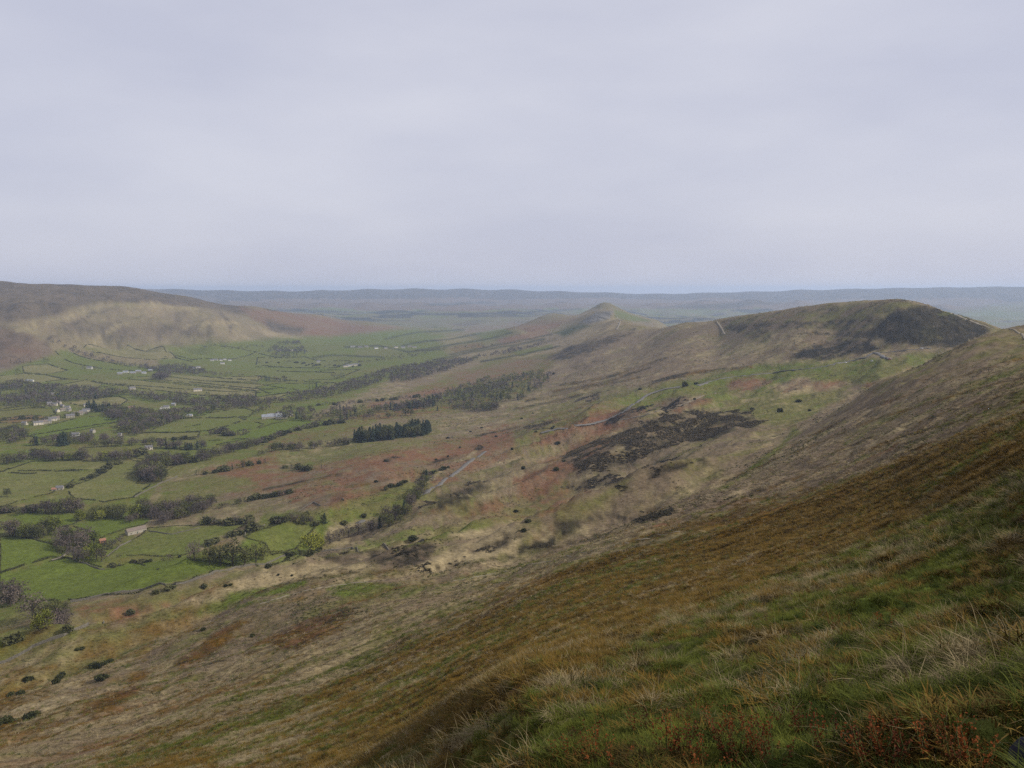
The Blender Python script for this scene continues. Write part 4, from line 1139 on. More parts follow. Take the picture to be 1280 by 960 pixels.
def hedge(pts, h, label):
    r0 = np.hypot(*hit(pts[0], pts[1])[0][:2])
    q = dense(pts, max(1.0, r0 / 1000.0))
    q = q + np.stack([fbm(q[:, 0] / 25.0, q[:, 1] / 25.0, 3), fbm(q[:, 0] / 25.0 + 9, q[:, 1] / 25.0, 3)], 1) * (1.5 + r0 / 1500.0)
    q = q[fbm(q[:, 0] / 17.0 + 3, q[:, 1] / 17.0, 3) > -0.13]
    n = len(q); m = 6
    base = np.repeat(q, m, 0) + prng.normal(size=(n * m, 2)) * h * 0.32
    hh = np.repeat(h * (0.35 + 1.3 * vnoise(q[:, 0] / 9.0, q[:, 1] / 9.0) ** 1.5), m)
    zz = ground(base[:, 0], base[:, 1]) + hh * prng.random(n * m) ** 0.8
    c = np.stack([base[:, 0], base[:, 1], zz], 1)
    u = prng.normal(size=(n * m, 3)); u /= np.linalg.norm(u, axis=1)[:, None]
    w = np.cross(u, prng.normal(size=(n * m, 3))); w /= np.linalg.norm(w, axis=1)[:, None] + 1e-9
    s = max(0.35, r0 / 2600.0) * (0.6 + 0.8 * prng.random((n * m, 1)))
    V = np.stack([c - u * s - w * s, c + u * s - w * s * .8, c + u * s * .8 + w * s, c - u * s * .9 + w * s * .9], 1).reshape(-1, 3)
    o = mesh_obj('hedgerow', np_mesh('hedgerow', V, np.arange(len(V)).reshape(-1, 4), M_HEDGE))
    tag(o, label, 'hedge')

def stone_wall(pts, label, h=1.3):
    q = dense(pts, 2.0)
    V, F = [], []
    for k, p in enumerate(q):
        d = q[min(k + 1, len(q) - 1)] - q[max(k - 1, 0)]; d /= np.linalg.norm(d) + 1e-9
        nrm = np.array([-d[1], d[0]])
        z = float(ground(*p)); hh = h * (0.6 + 0.55 * vnoise(p[0] / 7.0, p[1] / 7.0) + 0.25 * prng.random())
        for s_, zz in ((-.42, -.4), (-.26, hh * .86), (-.3, hh * .87), (-.2, hh), (.2, hh), (.3, hh * .87), (.26, hh * .86), (.42, -.4)):
            V.append((*(p + nrm * s_), z + zz))
    for k in range(len(q) - 1):
        for i in range(7):
            a = k * 8 + i
            F.append((a, a + 1, a + 9, a + 8))
    o = mesh_obj('dry_stone_wall', pyd('dry_stone_wall', V, F, M_STONE))
    tag(o, label, 'wall')

HEDGES = [
 ((0,589, 50,588, 95,588), 1.6, 'straight low hedge across the pasture behind the ruined barn'),
 ((226,523, 260,522.5, 308,522), 2.2, 'dark straight hedge under the long green field right of the village'),
 ((260,539, 285,532, 308,524), 2.4, 'slanting hedge climbing to the grey farm roofs'),
 ((264,557, 290,556.5, 330,556), 2.2, 'level dark hedge left of the belt beyond the purple wood'),
 ((160,543, 190,541, 250,540), 2.4, 'hedge under the pastures right of the white farmhouse'),
 ((232,534, 250,531), 2.0, 'short hedge inside the green pasture right of the village woods'),
 ((30,546, 60,541, 110,533, 158,525), 2.0, 'hedge along the pasture below the village terraces'),
 ((0,514, 30,511, 62,509), 2.2, 'hedge along the paddock above the village'),
 ((36,468, 56,468.5, 78,474, 97,474.5), 2.2, 'hedge crossing the pastures under the wooded stream'),
 ((60,455, 84,463), 2.2, 'short slanting hedge below the wooded stream'),
 ((106,474, 135,480, 160,482, 200,484, 260,488), 2.0, 'long thin hedge across the pale pastures'),
 ((186,474, 230,477, 262,480, 320,486), 2.0, 'thin hedge starting at the round copse'),
 ((260,488, 290,490, 330,491), 2.0, 'thin hedge towards the river wood'),
 ((296,474, 312,475.5, 322,476), 2.6, 'short thick hedge on the pale pastures'),
 ((250,470, 290,474), 1.8, 'thin hedge below the wood between the far farms'),
 ((110,488, 128,484, 160,480), 1.8, 'faint slanting hedge above the village wood'),
 ((320,459, 350,459, 372,460), 2.6, 'first of the short hedges on the far green slope'),
 ((345,464, 400,465.5), 2.6, 'short hedge on the far green slope above the square plantations'),
 ((390,465, 418,466), 2.8, 'thick short hedge over the small conifer square'),
 ((370,477, 400,478, 420,479), 2.4, 'hedge beside the little square plantation'),
 ((320,486, 350,486, 370,487), 1.8, 'lower thin hedge before the river wood'),
 ((320,491, 345,491), 1.8, 'lowest thin hedge before the river wood'),
 ((0,717, 25,709, 48,702, 60,698), 2.0, 'ragged hedge along the track of the left pasture'),
 ((324,442, 340,446, 352,447), 2.4, 'hedge at the edge of the wood round the far farm'),
 ((206,446, 222,448, 240,452), 2.2, 'hedge under the far green bank'),
 ((92,600, 84,606), 1.6, 'short hedge beside the ruined barn'),
 ((160,594, 175,590), 2, 'hedge stub left of the purple wood'),
 ((305,672, 320,664, 345,655), 1.4, 'low hedge between the two small fields'),
]
for p, h, lb in HEDGES:
    hedge(p, h, lb)
for k, (mx, fp) in enumerate(FIELDS):
    q_ = np.asarray(fp, float).reshape(-1, 2)
    ring_ = np.concatenate([q_, q_[:1]])
    n0 = int(prng.integers(2)); n1 = len(ring_) - int(prng.integers(2))
    if n1 - n0 > 2:
        hedge(tuple(ring_[n0:n1].ravel()), 0.9 + 0.8 * prng.random(), 'low broken hedge round the edge of a valley pasture')
        o = COL.objects[-1]; o['group'] = 'hedges round the valley pastures'
WALLS = [
 ((88,753, 130,744, 175,738, 220,731, 262,719, 300,709, 340,705), 'long dry stone wall between green pasture and the hillside', 1.5),
 ((-10,834, 40,810, 80,795, 110,782, 130,778), 'dry stone wall running down the hillside foot', 1.5),
 ((98,703, 125,712, 131,712), 'crooked dry stone wall below the copse beside the barn', 1.3),
 ((134,696, 150,683, 164,676), 'dry stone wall round the yard of the long barn', 1.3),
 ((186,664, 215,668, 250,660), 'pale dry stone wall in the field right of the long barn', 1.0),
 ((306,671, 322,662, 331,656), 'dry stone wall climbing between the two small fields', 1.3),
 ((168,622, 190,610, 206,602, 222,596), 'dry stone wall along the edge of the bracken knoll', 1.4),
 ((330,706, 344,700, 360,694), 'broken dry stone wall beside the dark tangle', 1.3),
 ((402,690, 440,685, 480,681, 530,676), 'dry stone wall above the dark thicket', 1.2),
 ((372,640, 392,628, 430,626), 'dry stone wall along the small lane meadow', 1.2),
]
for p, lb, h in WALLS:
    stone_wall(p, lb, h)

# ------------------------------------------------------------------ lanes and paths: strips laid on the ground
M_ROAD = flat_mat('old_tarmac', (0.125, 0.116, 0.105), var=0.25, scale=0.5)
M_PATH = flat_mat('trodden_path', (0.185, 0.158, 0.115), var=0.3, scale=0.4)
def strip(name, pts, width, mat, lift=0.25):
    pp = np.asarray(pts, float).reshape(-1, 2); tt = np.concatenate([[0], np.cumsum(np.linalg.norm(np.diff(pp, axis=0), axis=1))])
    ts = np.linspace(0, tt[-1], max(3, int(tt[-1] / 3)))
    q = dense(np.stack([np.interp(ts, tt, pp[:, 0]), np.interp(ts, tt, pp[:, 1])], 1).ravel(), max(3.0, width))
    for _ in range(9):                                 # ease the corners
        q[1:-1] = 0.25 * q[:-2] + 0.5 * q[1:-1] + 0.25 * q[2:]
    V, F = [], []
    for k, p in enumerate(q):
        d = q[min(k + 1, len(q) - 1)] - q[max(k - 1, 0)]; d /= np.linalg.norm(d) + 1e-9
        nrm = np.array([-d[1], d[0]])
        w_ = width * (0.9 + 0.2 * vnoise(p[0] / 15.0, p[1] / 15.0))
        zz = [float(ground(*(p + nrm * s_ * w_))) for s_ in (-.5, 0, .5)]
        top = max(zz) * 0.5 + 0.5 * (sum(zz) / 3) + lift
        for s_, dz in ((-.62, -1.0), (-.5, 0), (0, 0.05), (.5, 0), (.62, -1.0)):
            V.append((*(p + nrm * s_ * w_), top + dz))
    for k in range(len(q) - 1):
        for i in range(4):
            a = k * 5 + i
            F.append((a, a + 5, a + 6, a + 1))
    o = mesh_obj(name, pyd(name, V, F, mat, True)); o['kind'] = 'structure'
    return o
strip('road', (520,623, 545,608, 570,590, 590,575, 607,564), 5.0, M_ROAD)
strip('road', (676,541, 700,535, 740,530, 770,520, 790,508, 805,495, 822,488, 850,483), 6.0, M_ROAD)
strip('road', (872,482, 890,476, 915,471, 940,469, 985,463, 1010,461, 1042,456, 1062,451, 1085,446, 1094,441), 6.0, M_ROAD)
strip('road', (1094,441, 1104,445, 1113,449), 7.0, M_ROAD)
strip('road', (1100,441, 1130,438, 1150,436, 1164,435.5), 4.0, M_ROAD)
strip('road', (446,654, 455,650), 5.0, M_ROAD)
strip('path', (64,700, 74,698, 82,694, 86,688, 84,684), 3.0, M_PATH)
strip('path', (760,528, 800,520, 840,510, 868,500, 880,494, 895,491), 2.2, M_PATH)
strip('path', (763,390, 770,396, 776,400, 774,406, 771,412), 6.0, M_PATH)
strip('path', (776,400, 790,404, 805,408, 814,408), 6.0, M_PATH)
strip('path', (896,402, 902,410, 906,418), 4.0, M_PATH)
strip('path', (1133,376, 1150,380, 1170,386, 1190,392, 1215,402, 1240,411), 5.0, M_PATH)
strip('path', (1262,411, 1270,413, 1278,418, 1282,424), 2.0, M_PATH)
strip('path', (325,755, 370,741, 420,731, 480,725), 0.8, M_PATH, 0.05)
strip('path', (560,728, 640,712, 740,688, 850,664), 0.6, M_PATH, 0.05)

# ------------------------------------------------------------------ houses, barns
M_WALLS = {'stone': flat_mat('gritstone', (0.30, 0.27, 0.215), var=0.25, scale=0.8), 'white': flat_mat('limewash', (0.50, 0.48, 0.43), var=0.06, scale=0.5),
           'cream': flat_mat('cream_render', (0.52, 0.46, 0.36), var=0.1, scale=0.5), 'brick': flat_mat('red_brick', (0.30, 0.15, 0.09), var=0.2, scale=1.0)}
M_ROOFS = {'slate': flat_mat('slate', (0.13, 0.125, 0.13), var=0.25, scale=1.2), 'stoneslate': flat_mat('stone_slates', (0.17, 0.135, 0.11), var=0.25, scale=1.2),
           'sheet': flat_mat('grey_sheeting', (0.21, 0.22, 0.24), var=0.15, scale=0.3), 'tile': flat_mat('clay_tiles', (0.26, 0.13, 0.085), var=0.2, scale=1.0)}
M_GLASS = flat_mat('window_glass', (0.03, 0.035, 0.045), rough=0.15, var=0.2)
M_DOOR = flat_mat('painted_door', (0.06, 0.09, 0.07), var=0.2)

def box(V, F, lo, hi):
    b = len(V)
    V += [(x, y, z) for x in (lo[0], hi[0]) for y in (lo[1], hi[1]) for z in (lo[2], hi[2])]
    F += [tuple(b + i for i in q) for q in ((0, 1, 3, 2), (4, 6, 7, 5), (0, 4, 5, 1), (2, 3, 7, 6), (0, 2, 6, 4), (1, 5, 7, 3))]

def house(px, py, ln, wd, eh, yaw, wall, roof, label, cat='house', chim=2, wins=3, storeys=2, name=None, group=None, roofless=False):
    p = hit(px, py)[0]
    z = min(float(ground(p[0] + a, p[1] + b)) for a in (-wd / 2, 0, wd / 2) for b in (-wd / 2, 0, wd / 2))
    e = empty(name or ('barn' if cat == 'barn' else 'house'), (p[0], p[1], z), math.radians(yaw))
    rh = wd * 0.36
    L_, W_ = ln / 2, wd / 2
    V = [(-L_, -W_, -1.5), (L_, -W_, -1.5), (L_, W_, -1.5), (-L_, W_, -1.5), (-L_, -W_, eh), (L_, -W_, eh), (L_, W_, eh), (-L_, W_, eh), (-L_, 0, eh + rh), (L_, 0, eh + rh)]
    F = [(0, 1, 5, 4), (1, 2, 6, 9, 5), (2, 3, 7, 6), (3, 0, 4, 8, 7)]
    mesh_obj('wall', pyd('wall', V, F, M_WALLS[wall]), e)
    if not roofless:
        o_, t_ = 0.35, 0.22
        V, F = [], []
        for s in (-1, 1):
            b = len(V); k = rh / W_
            for x in (-L_ - o_, L_ + o_):
                V += [(x, s * (W_ + o_), eh - k * o_ + .03), (x, 0, eh + rh + .03), (x, 0, eh + rh + t_), (x, s * (W_ + o_), eh - k * o_ + t_)]
            q = [(0, 1, 5, 4), (1, 2, 6, 5), (2, 3, 7, 6), (3, 0, 4, 7), (0, 3, 2, 1), (4, 5, 6, 7)]
            F += [tuple(b + i for i in f) for f in q]
        rf = mesh_obj('roof', pyd('roof', V, F, M_ROOFS[roof]), e)
        for c in range(chim):
            V, F = [], []
            x = (L_ - .7) * (1 if c == 0 else -1)
            box(V, F, (x - .45, -.45, eh + rh - .4), (x + .45, .45, eh + rh + 1.2)); box(V, F, (x - .55, -.55, eh + rh + 1.2), (x + .55, .55, eh + rh + 1.35))
            for q in (-.2, .2): box(V, F, (x - .12, q - .12, eh + rh + 1.35), (x + .12, q + .12, eh + rh + 1.75))
            mesh_obj('chimney', pyd('chimney', V, F, M_WALLS['stone']), rf)
    me = None
    for s in (-1, 1):
        for st in range(storeys):
            for k in range(wins):
                x = -L_ + ln * (k + .5) / wins; zc = 1.4 + 2.5 * st
                if zc + .7 > eh: continue
                if st == 0 and k == wins // 2:
                    V, F = [], []; box(V, F, (-.5, -.06, 0), (.5, .06, 2.05))
                    d = mesh_obj('door', pyd('door', V, F, M_DOOR), e); d.location = (x, s * (W_ + .02), 0); continue
                if me is None:
                    V, F = [], []; box(V, F, (-.5, -.05, -.6), (.5, .05, .6)); me = pyd('window', V, F, M_GLASS)
                w_ = mesh_obj('window', me, e); w_.location = (x, s * (W_ + .02), zc)
    return tag(e, label, cat, group)

house(170, 666, 21, 7.0, 4.2, 50, 'stone', 'stoneslate', 'long stone barn with brown roof and pale lit wall beside the copse', 'barn', chim=0, wins=3, storeys=1)
house(128, 678, 6, 5, 2.6, 40, 'brick', 'tile', 'small red-brown outbuilding between copse and long stone barn', 'outbuilding', chim=0, wins=2, storeys=1, name='outbuilding')
house(75, 612, 9, 6, 3.6, 15, 'stone', 'slate', 'ruined stone barn with broken pale gable alone in the pasture', 'barn', chim=0, wins=2, storeys=1)
house(68, 613, 6, 5, 2.2, 15, 'stone', 'tile', 'low dark lean-to joined to the ruined stone barn', 'barn', chim=0, wins=1, storeys=1, name='outbuilding')
house(94, 546, 15, 8, 5.6, 10, 'white', 'slate', 'white farmhouse beside tall dark conifers below the village')
house(102, 549, 10, 7, 4.5, 80, 'stone', 'stoneslate', 'stone outbuilding right of the white farmhouse', 'barn', chim=0, wins=2, storeys=1)
house(186, 562, 12, 7, 5.0, 30, 'cream', 'slate', 'pale cottage with steep gable behind the purple wood')
house(150, 545, 6, 5, 4.5, 0, 'white', 'slate', 'tiny white hut right of the white farmhouse', 'hut', chim=0, wins=1, storeys=1, name='hut')
house(208, 511, 13, 8, 6, 15, 'white', 'slate', 'large white house among the village woods')
house(202, 513, 7, 7, 6.5, 105, 'white', 'slate', 'tall white gabled house beside the large white house')
house(163, 512, 10, 7, 5, 40, 'white', 'tile', 'white house with red-brown roof in the village woods')
house(178, 525, 14, 7, 5, 5, 'brick', 'tile', 'long brick house at the lower edge of the village woods')
house(170, 527, 9, 7, 4.5, 30, 'cream', 'slate', 'small cream house left of the long brick house')
house(236, 521, 16, 8, 3.6, 10, 'cream', 'sheet', 'low pale shed at the corner of the green field', 'shed', chim=0, wins=3, storeys=1, name='shed')
house(217, 507, 9, 7, 4.5, 0, 'stone', 'sheet', 'grey-roofed barn above the large white house', 'barn', chim=0, wins=2, storeys=1)
for k, (a, b, ln, yw, rf) in enumerate(((335,523,26,20,'sheet'), (343,522,30,20,'sheet'), (352,523,24,20,'sheet'), (347,519,18,105,'slate'))):
    house(a, b, ln, 13 if rf == 'sheet' else 8, 5, yw, 'stone', rf, ['wide grey-roofed farm shed at the left end of the farm', 'widest grey-roofed farm shed in the middle of the farm',
          'wide grey-roofed farm shed at the right end of the farm', 'slate-roofed farmhouse behind the grey farm sheds'][k], 'farm building', chim=0 if k < 3 else 2, wins=4, storeys=1 if k < 3 else 2, name='farm_shed' if k < 3 else 'farmhouse')
house(363, 520, 9, 7, 4.5, 60, 'cream', 'slate', 'small cream house right of the grey farm sheds')
# the village street, a row of terraces and scattered houses
VR = np.random.default_rng(5)
for k, (a, b) in enumerate(((48,531), (54,530), (60,529), (66,526), (70,525), (88,522), (93,520), (98,519), (104,517), (108,515))):
    house(a, b, 13 + 6 * VR.random(), 8, 5.4, 30 + 10 * VR.random(), ['cream', 'stone', 'stone'][k % 3], ['slate', 'stoneslate', 'slate'][k % 3],
          'pale terraced house in the village street rows', group='terraced houses of the village street')
for k, (a, b) in enumerate(((62,506), (68,507), (74,505), (78,509), (84,511), (47,498), (50,502), (66,494), (92,497), (97,498), (72,515), (78,514), (86,514), (108,508), (137,513), (116,541), (31,531))):
    house(a, b, 9 + 5 * VR.random(), 7, 4.8, VR.random() * 180, ['stone', 'cream', 'stone'][k % 3], ['slate', 'slate', 'stoneslate'][k % 3],
          'small house half hidden by trees around the village', group='scattered houses around the village')
house(112, 461, 18, 9, 5.5, 5, 'white', 'slate', 'white farm under the wooded stream')
for k, (a, b) in enumerate(((150,468), (157,466), (166,467), (173,465), (180,467), (188,464))):
    house(a, b, 12 + 8 * VR.random(), 9, 4, 10 + 10 * VR.random(), ['stone', 'white', 'stone'][k % 3], 'sheet', 'grey-roofed building of the farm cluster beside the round copse', 'farm building', chim=0, wins=3, storeys=1, name='farm_shed', group='farm cluster beside the round copse')
for k, (a, b) in enumerate(((265,451), (270,450.5), (276,451), (281,450), (287,451), (278,455), (243,461), (248,460))):
    house(a, b, 10 + 6 * VR.random(), 7, 4.5, VR.random() * 40, 'white', 'slate', 'whitish building of the hamlet under the far green bank', chim=1, group='hamlet under the far green bank')
for k, (a, b) in enumerate(((35,477), (39,477))):
    house(a, b, 14, 7, 4, 0, 'white', 'sheet', 'white shed on the pasture above the village wood', 'shed', chim=0, wins=2, storeys=1, name='shed', group='white sheds above the village wood')
for k, (a, b) in enumerate(((349,439), (364,439), (432,459), (436,458), (440,457.5), (445,457), (441,434), (450,435), (458,434), (470,436), (482,436), (495,435), (504,435), (512,434), (518,435), (398,453), (165,487), (247,489))):
    house(a, b, 15 + 8 * VR.random(), 9, 5.5, VR.random() * 60, ['white', 'stone', 'cream'][k % 3], 'slate', 'distant pale house dotted among the far pastures', chim=1, group='distant houses among the far pastures')

# ------------------------------------------------------------------ cars by the pass, walkers on the summit
M_TYRE = flat_mat('tyre', (0.02, 0.02, 0.02)); M_CG = flat_mat('car_glass', (0.02, 0.025, 0.03), rough=0.1)
M_CARS = [flat_mat('paint_white', (0.75, 0.75, 0.75), rough=0.3, var=0.03), flat_mat('paint_silver', (0.42, 0.43, 0.45), rough=0.3, var=0.03), flat_mat('paint_red', (0.35, 0.03, 0.03), rough=0.3, var=0.03), flat_mat('paint_dark', (0.03, 0.035, 0.05), rough=0.3, var=0.03)]
def loft(sections):
    """closed rings of equal length -> V, F with capped ends"""
    V, F = [], []
    n = len(sections[0])
    for s in sections: V += s
    for k in range(len(sections) - 1):
        for i in range(n):
            j = (i + 1) % n
            F.append((k * n + i, k * n + j, (k + 1) * n + j, (k + 1) * n + i))
    F.append(tuple(range(n))[::-1]); F.append(tuple((len(sections) - 1) * n + i for i in range(n)))
    return V, F
def car_meshes(mat, van):
    prof = ([(-2.1, .75, .9), (-2.05, .95, 1.0), (-1.0, 1.0, 1.0), (.9, 1.0, 1.0), (1.9, .92, .95), (2.15, .72, .8)])
    V, F = loft([[(x, -.85 * w, .28), (x, .85 * w, .28), (x, .88 * w, .6), (x, .8 * w, h), (x, -.8 * w, h), (x, -.88 * w, .6)] for x, h, w in prof])
    body = pyd('body', V, F, mat, True)
    top = 1.95 if van else 1.45
    pr = [(-2.0, .95, .96), (-1.9, top, .82), (.7, top, .82), (1.5, .97, .96)] if van else [(-1.75, .95, .95), (-1.2, top, .75), (.25, top, .75), (1.15, .98, .95)]
    V, F = [], []
    V = [(x, s * .8 * w, h) for x, h, w in pr for s in (-1, 1)]
    F = [(0, 2, 4, 6), (7, 5, 3, 1), (0, 1, 3, 2), (4, 5, 7, 6)]
    cab = pyd('windows', V, F, M_CG)
    rv = [(pr[1][0] - .03, -.6, top + .005), (pr[2][0] + .03, -.6, top + .005), (pr[2][0] + .03, .6, top + .005), (pr[1][0] - .03, .6, top + .005)]
    rv = rv + [(x, y, z + .05) for x, y, z in rv]
    roof = pyd('roof', rv, [(0, 1, 2, 3), (7, 6, 5, 4), (0, 4, 5, 1), (1, 5, 6, 2), (2, 6, 7, 3), (3, 7, 4, 0)], mat)
    V, F = loft([[(.32 * math.cos(a), y, .32 + .32 * math.sin(a)) for a in np.linspace(0, 2 * math.pi, 13)[:-1]] for y in (-.1, .1)])
    return body, cab, roof, pyd('wheel', V, F, M_TYRE)
def parked(px, py, yaw, ci, van, label):
    b, c, r_, w = car_meshes(M_CARS[ci], van)
    p = hit(px, py)[0]
    e = empty('parked_van' if van else 'parked_car', (p[0], p[1], p[2] + 0.3), math.radians(yaw))
    for nm, me in (('body', b), ('windows', c), ('roof', r_)): mesh_obj(nm, me, e)
    for x in (-1.3, 1.35):
        for y in (-.78, .78): mesh_obj('wheel', w, e).location = (x, y, 0)
    tag(e, label, 'van' if van else 'car')
parked(1090, 452, 10, 0, True, 'white van parked on the grass below the pass')
parked(1057, 454, 20, 0, True, 'white van pulled in beside the valley road')
parked(1104, 446, -30, 1, False, 'silver car at the upper end of the parking spur')
parked(1108, 448, -30, 3, False, 'dark car in the middle of the parking spur')
parked(1112, 449.5, -30, 2, False, 'red car at the lower end of the parking spur')
parked(1152, 436, 5, 0, False, 'white car on the lane under the dark cliff')

M_COAT = [flat_mat('coat_blue', (0.05, 0.07, 0.16)), flat_mat('coat_red', (0.30, 0.04, 0.03)), flat_mat('coat_dark', (0.03, 0.03, 0.035))]
M_SKIN = flat_mat('skin', (0.45, 0.29, 0.21), var=0.05)
def person_mesh(coat):
    """standing walker, one continuous body grown over a skeleton"""
    J = [(0, 0, .92), (0, 0, 1.15), (0, .01, 1.42), (0, .01, 1.52), (0, .03, 1.64), (0, .03, 1.74)]
    E = [(0, 1), (1, 2), (2, 3), (3, 4), (4, 5)]; R_ = [.15, .14, .15, .055, .095, .07]
    for s in (-1, 1):
        b = len(J)
        J += [(s * .19, .01, 1.40), (s * .24, .0, 1.12), (s * .25, .07, .86), (s * .255, .1, .76), (s * .1, 0, .86), (s * .11, .02 + s * .06, .48), (s * .11, s * .12, .07), (s * .12, s * .12 + .16, .04)]
        E += [(2, b), (b, b + 1), (b + 1, b + 2), (b + 2, b + 3), (0, b + 4), (b + 4, b + 5), (b + 5, b + 6), (b + 6, b + 7)]
        R_ += [.075, .055, .042, .04, .1, .07, .05, .04]
    me = bpy.data.meshes.new('person'); me.from_pydata(J, E, [])
    o = bpy.data.objects.new('person', me); COL.objects.link(o)
    o.modifiers.new('skin', 'SKIN')
    for k, v in enumerate(me.skin_vertices[0].data): v.radius = (R_[k], R_[k] * .85)
    me.skin_vertices[0].data[0].use_root = True
    sb = o.modifiers.new('sub', 'SUBSURF'); sb.levels = sb.render_levels = 1
    bpy.context.view_layer.update()
    m2 = bpy.data.meshes.new_from_object(o.evaluated_get(bpy.context.evaluated_depsgraph_get()))
    bpy.data.objects.remove(o)
    m2.materials.clear()
    for m in (coat, M_SKIN, M_COAT[2]): m2.materials.append(m)
    for p in m2.polygons:
        z = p.center[2]
        p.material_index = 1 if z > 1.50 or (.7 < z < .84 and abs(p.center[0]) > .2) else (2 if z < .9 else 0)
    return m2
_pm = [person_mesh(c) for c in M_COAT]
for k, (a, b) in enumerate(((1106,374), (1111,373.5), (1117,373.5), (1121,373.5), (1125,374), (1131,374.5), (1150,380))):
    p = hit(a, b)[0]
    o = mesh_obj('person', _pm[k % 3]); o.location = (p[0], p[1], p[2]); o.rotation_euler = (0, 0, k * 1.3)
    tag(o, 'tiny walker in a %s coat standing on the flat hill summit' % ('blue', 'red', 'dark')[k % 3], 'person', 'walkers in %s coats on the summit' % ('blue', 'red', 'dark')[k % 3])

# ------------------------------------------------------------------ grass and moss of the slope close by
M_GRASS = plant_mat('green_grass', (0.018, 0.032, 0.006), (0.120, 0.132, 0.020), scale=1.3, trans=0.25)
M_DRY = plant_mat('dry_grass', (0.090, 0.070, 0.034), (0.300, 0.235, 0.128), scale=1.3, trans=0.2)
M_MOSS = plant_mat('moss', (0.034, 0.025, 0.006), (0.132, 0.078, 0.013), scale=0.8)
M_FAWN = plant_mat('fawn_tussock', (0.095, 0.072, 0.042), (0.215, 0.168, 0.105), scale=0.2)

def tuft(seed, blades, h, spread, droop, wid, mat, name):
    r_ = np.random.default_rng(seed)
    V, F = [], []
    for k in range(blades):
        a = r_.random() * 6.283; q = spread * math.sqrt(r_.random())
        b = np.array([q * math.cos(a), q * math.sin(a), -0.03])
        da = a + r_.normal() * 0.9; out = np.array([math.cos(da), math.sin(da), 0.0])
        ln = h * (0.45 + 0.75 * r_.random()); dr = droop * (0.35 + 1.1 * r_.random())
        side = np.array([-out[1], out[0], 0]) * wid * (0.7 + 0.6 * r_.random())
        n0 = len(V)
        for t, w in ((0, 1.0), (.4, .85), (.75, .55)):
            c = b + out * ln * dr * t * t + np.array([0, 0, ln * t * (1 - 0.45 * dr * t)])
            V.append(c - side * w); V.append(c + side * w)
        V.append(b + out * ln * dr + np.array([0, 0, ln * (1 - 0.45 * dr)]))
        F += [(n0, n0 + 1, n0 + 3, n0 + 2), (n0 + 2, n0 + 3, n0 + 5, n0 + 4), (n0 + 4, n0 + 5, n0 + 6)]
    o = bpy.data.objects.new(name, pyd(name, V, F, mat))
    return o

def instancer(name, P_, rz, sc, src, label, cat):
    """scatter one tuft shape over points (ground cover nobody could count)"""
    me = bpy.data.meshes.new(name)
    me.vertices.add(len(P_)); me.vertices.foreach_set('co', P_.astype(np.float32).ravel())
    a = me.attributes.new('rot', 'FLOAT_VECTOR', 'POINT'); a.data.foreach_set('vector', rz.astype(np.float32).ravel())
    a = me.attributes.new('size', 'FLOAT', 'POINT'); a.data.foreach_set('value', sc.astype(np.float32))
    o = mesh_obj(name, me)
    ng = bpy.data.node_groups.new(name, 'GeometryNodeTree')
    ng.interface.new_socket('Geometry', in_out='INPUT', socket_type='NodeSocketGeometry')
    ng.interface.new_socket('Geometry', in_out='OUTPUT', socket_type='NodeSocketGeometry')
    gi = ng.nodes.new('NodeGroupInput'); go = ng.nodes.new('NodeGroupOutput')
    ip = ng.nodes.new('GeometryNodeInstanceOnPoints'); oi = ng.nodes.new('GeometryNodeObjectInfo')
    oi.inputs['Object'].default_value = src; oi.inputs['As Instance'].default_value = True
    ar = ng.nodes.new('GeometryNodeInputNamedAttribute'); ar.data_type = 'FLOAT_VECTOR'; ar.inputs['Name'].default_value = 'rot'
    az_ = ng.nodes.new('GeometryNodeInputNamedAttribute'); az_.data_type = 'FLOAT'; az_.inputs['Name'].default_value = 'size'
    e2r = ng.nodes.new('FunctionNodeEulerToRotation')
    L = ng.links
    L.new(gi.outputs[0], ip.inputs['Points']); L.new(oi.outputs['Geometry'], ip.inputs['Instance'])
    L.new(ar.outputs[0], e2r.inputs[0]); L.new(e2r.outputs[0], ip.inputs['Rotation']); L.new(az_.outputs[0], ip.inputs['Scale'])
    L.new(ip.outputs[0], go.inputs[0])
    md = o.modifiers.new('scatter', 'NODES'); md.node_group = ng
    tag(o, label, cat, kind='stuff')
    return o

def cover_at(x, y):
    a = np.arctan2(x, y); L = np.log(np.hypot(x, y))
    i = np.clip(np.searchsorted(G_A, a), 0, NA - 1); j = np.clip(np.searchsorted(G_L, L), 0, NL - 1)
    return W8[i * NL + j]

gr = np.random.default_rng(99)
def scatter(n, r0, r1, a0, a1, pw=0.0):
    """points on the ground between two distances, pw: 0 even per log distance and angle .. 2 even per area"""
    t = gr.random(n)
    L = np.log(r0) + t * (np.log(r1) - np.log(r0)) if pw == 0 else np.log((r0 ** pw + t * (r1 ** pw - r0 ** pw)) ** (1 / pw))
    a = a0 + (a1 - a0) * gr.random(n)
    x, y = np.exp(L) * np.sin(a), np.exp(L) * np.cos(a)
    return np.stack([x, y, ground(x, y)], 1), np.exp(L)

def spread(name, srcs, P_, sc, label, cat, tilt=0.18):
    k = gr.integers(len(srcs), size=len(P_))
    for i, s in enumerate(srcs):
        m = k == i
        rot = np.stack([gr.normal(size=m.sum()) * tilt, gr.normal(size=m.sum()) * tilt, gr.random(m.sum()) * 6.283], 1)
        instancer(name, P_[m], rot, sc[m], s, label, cat)

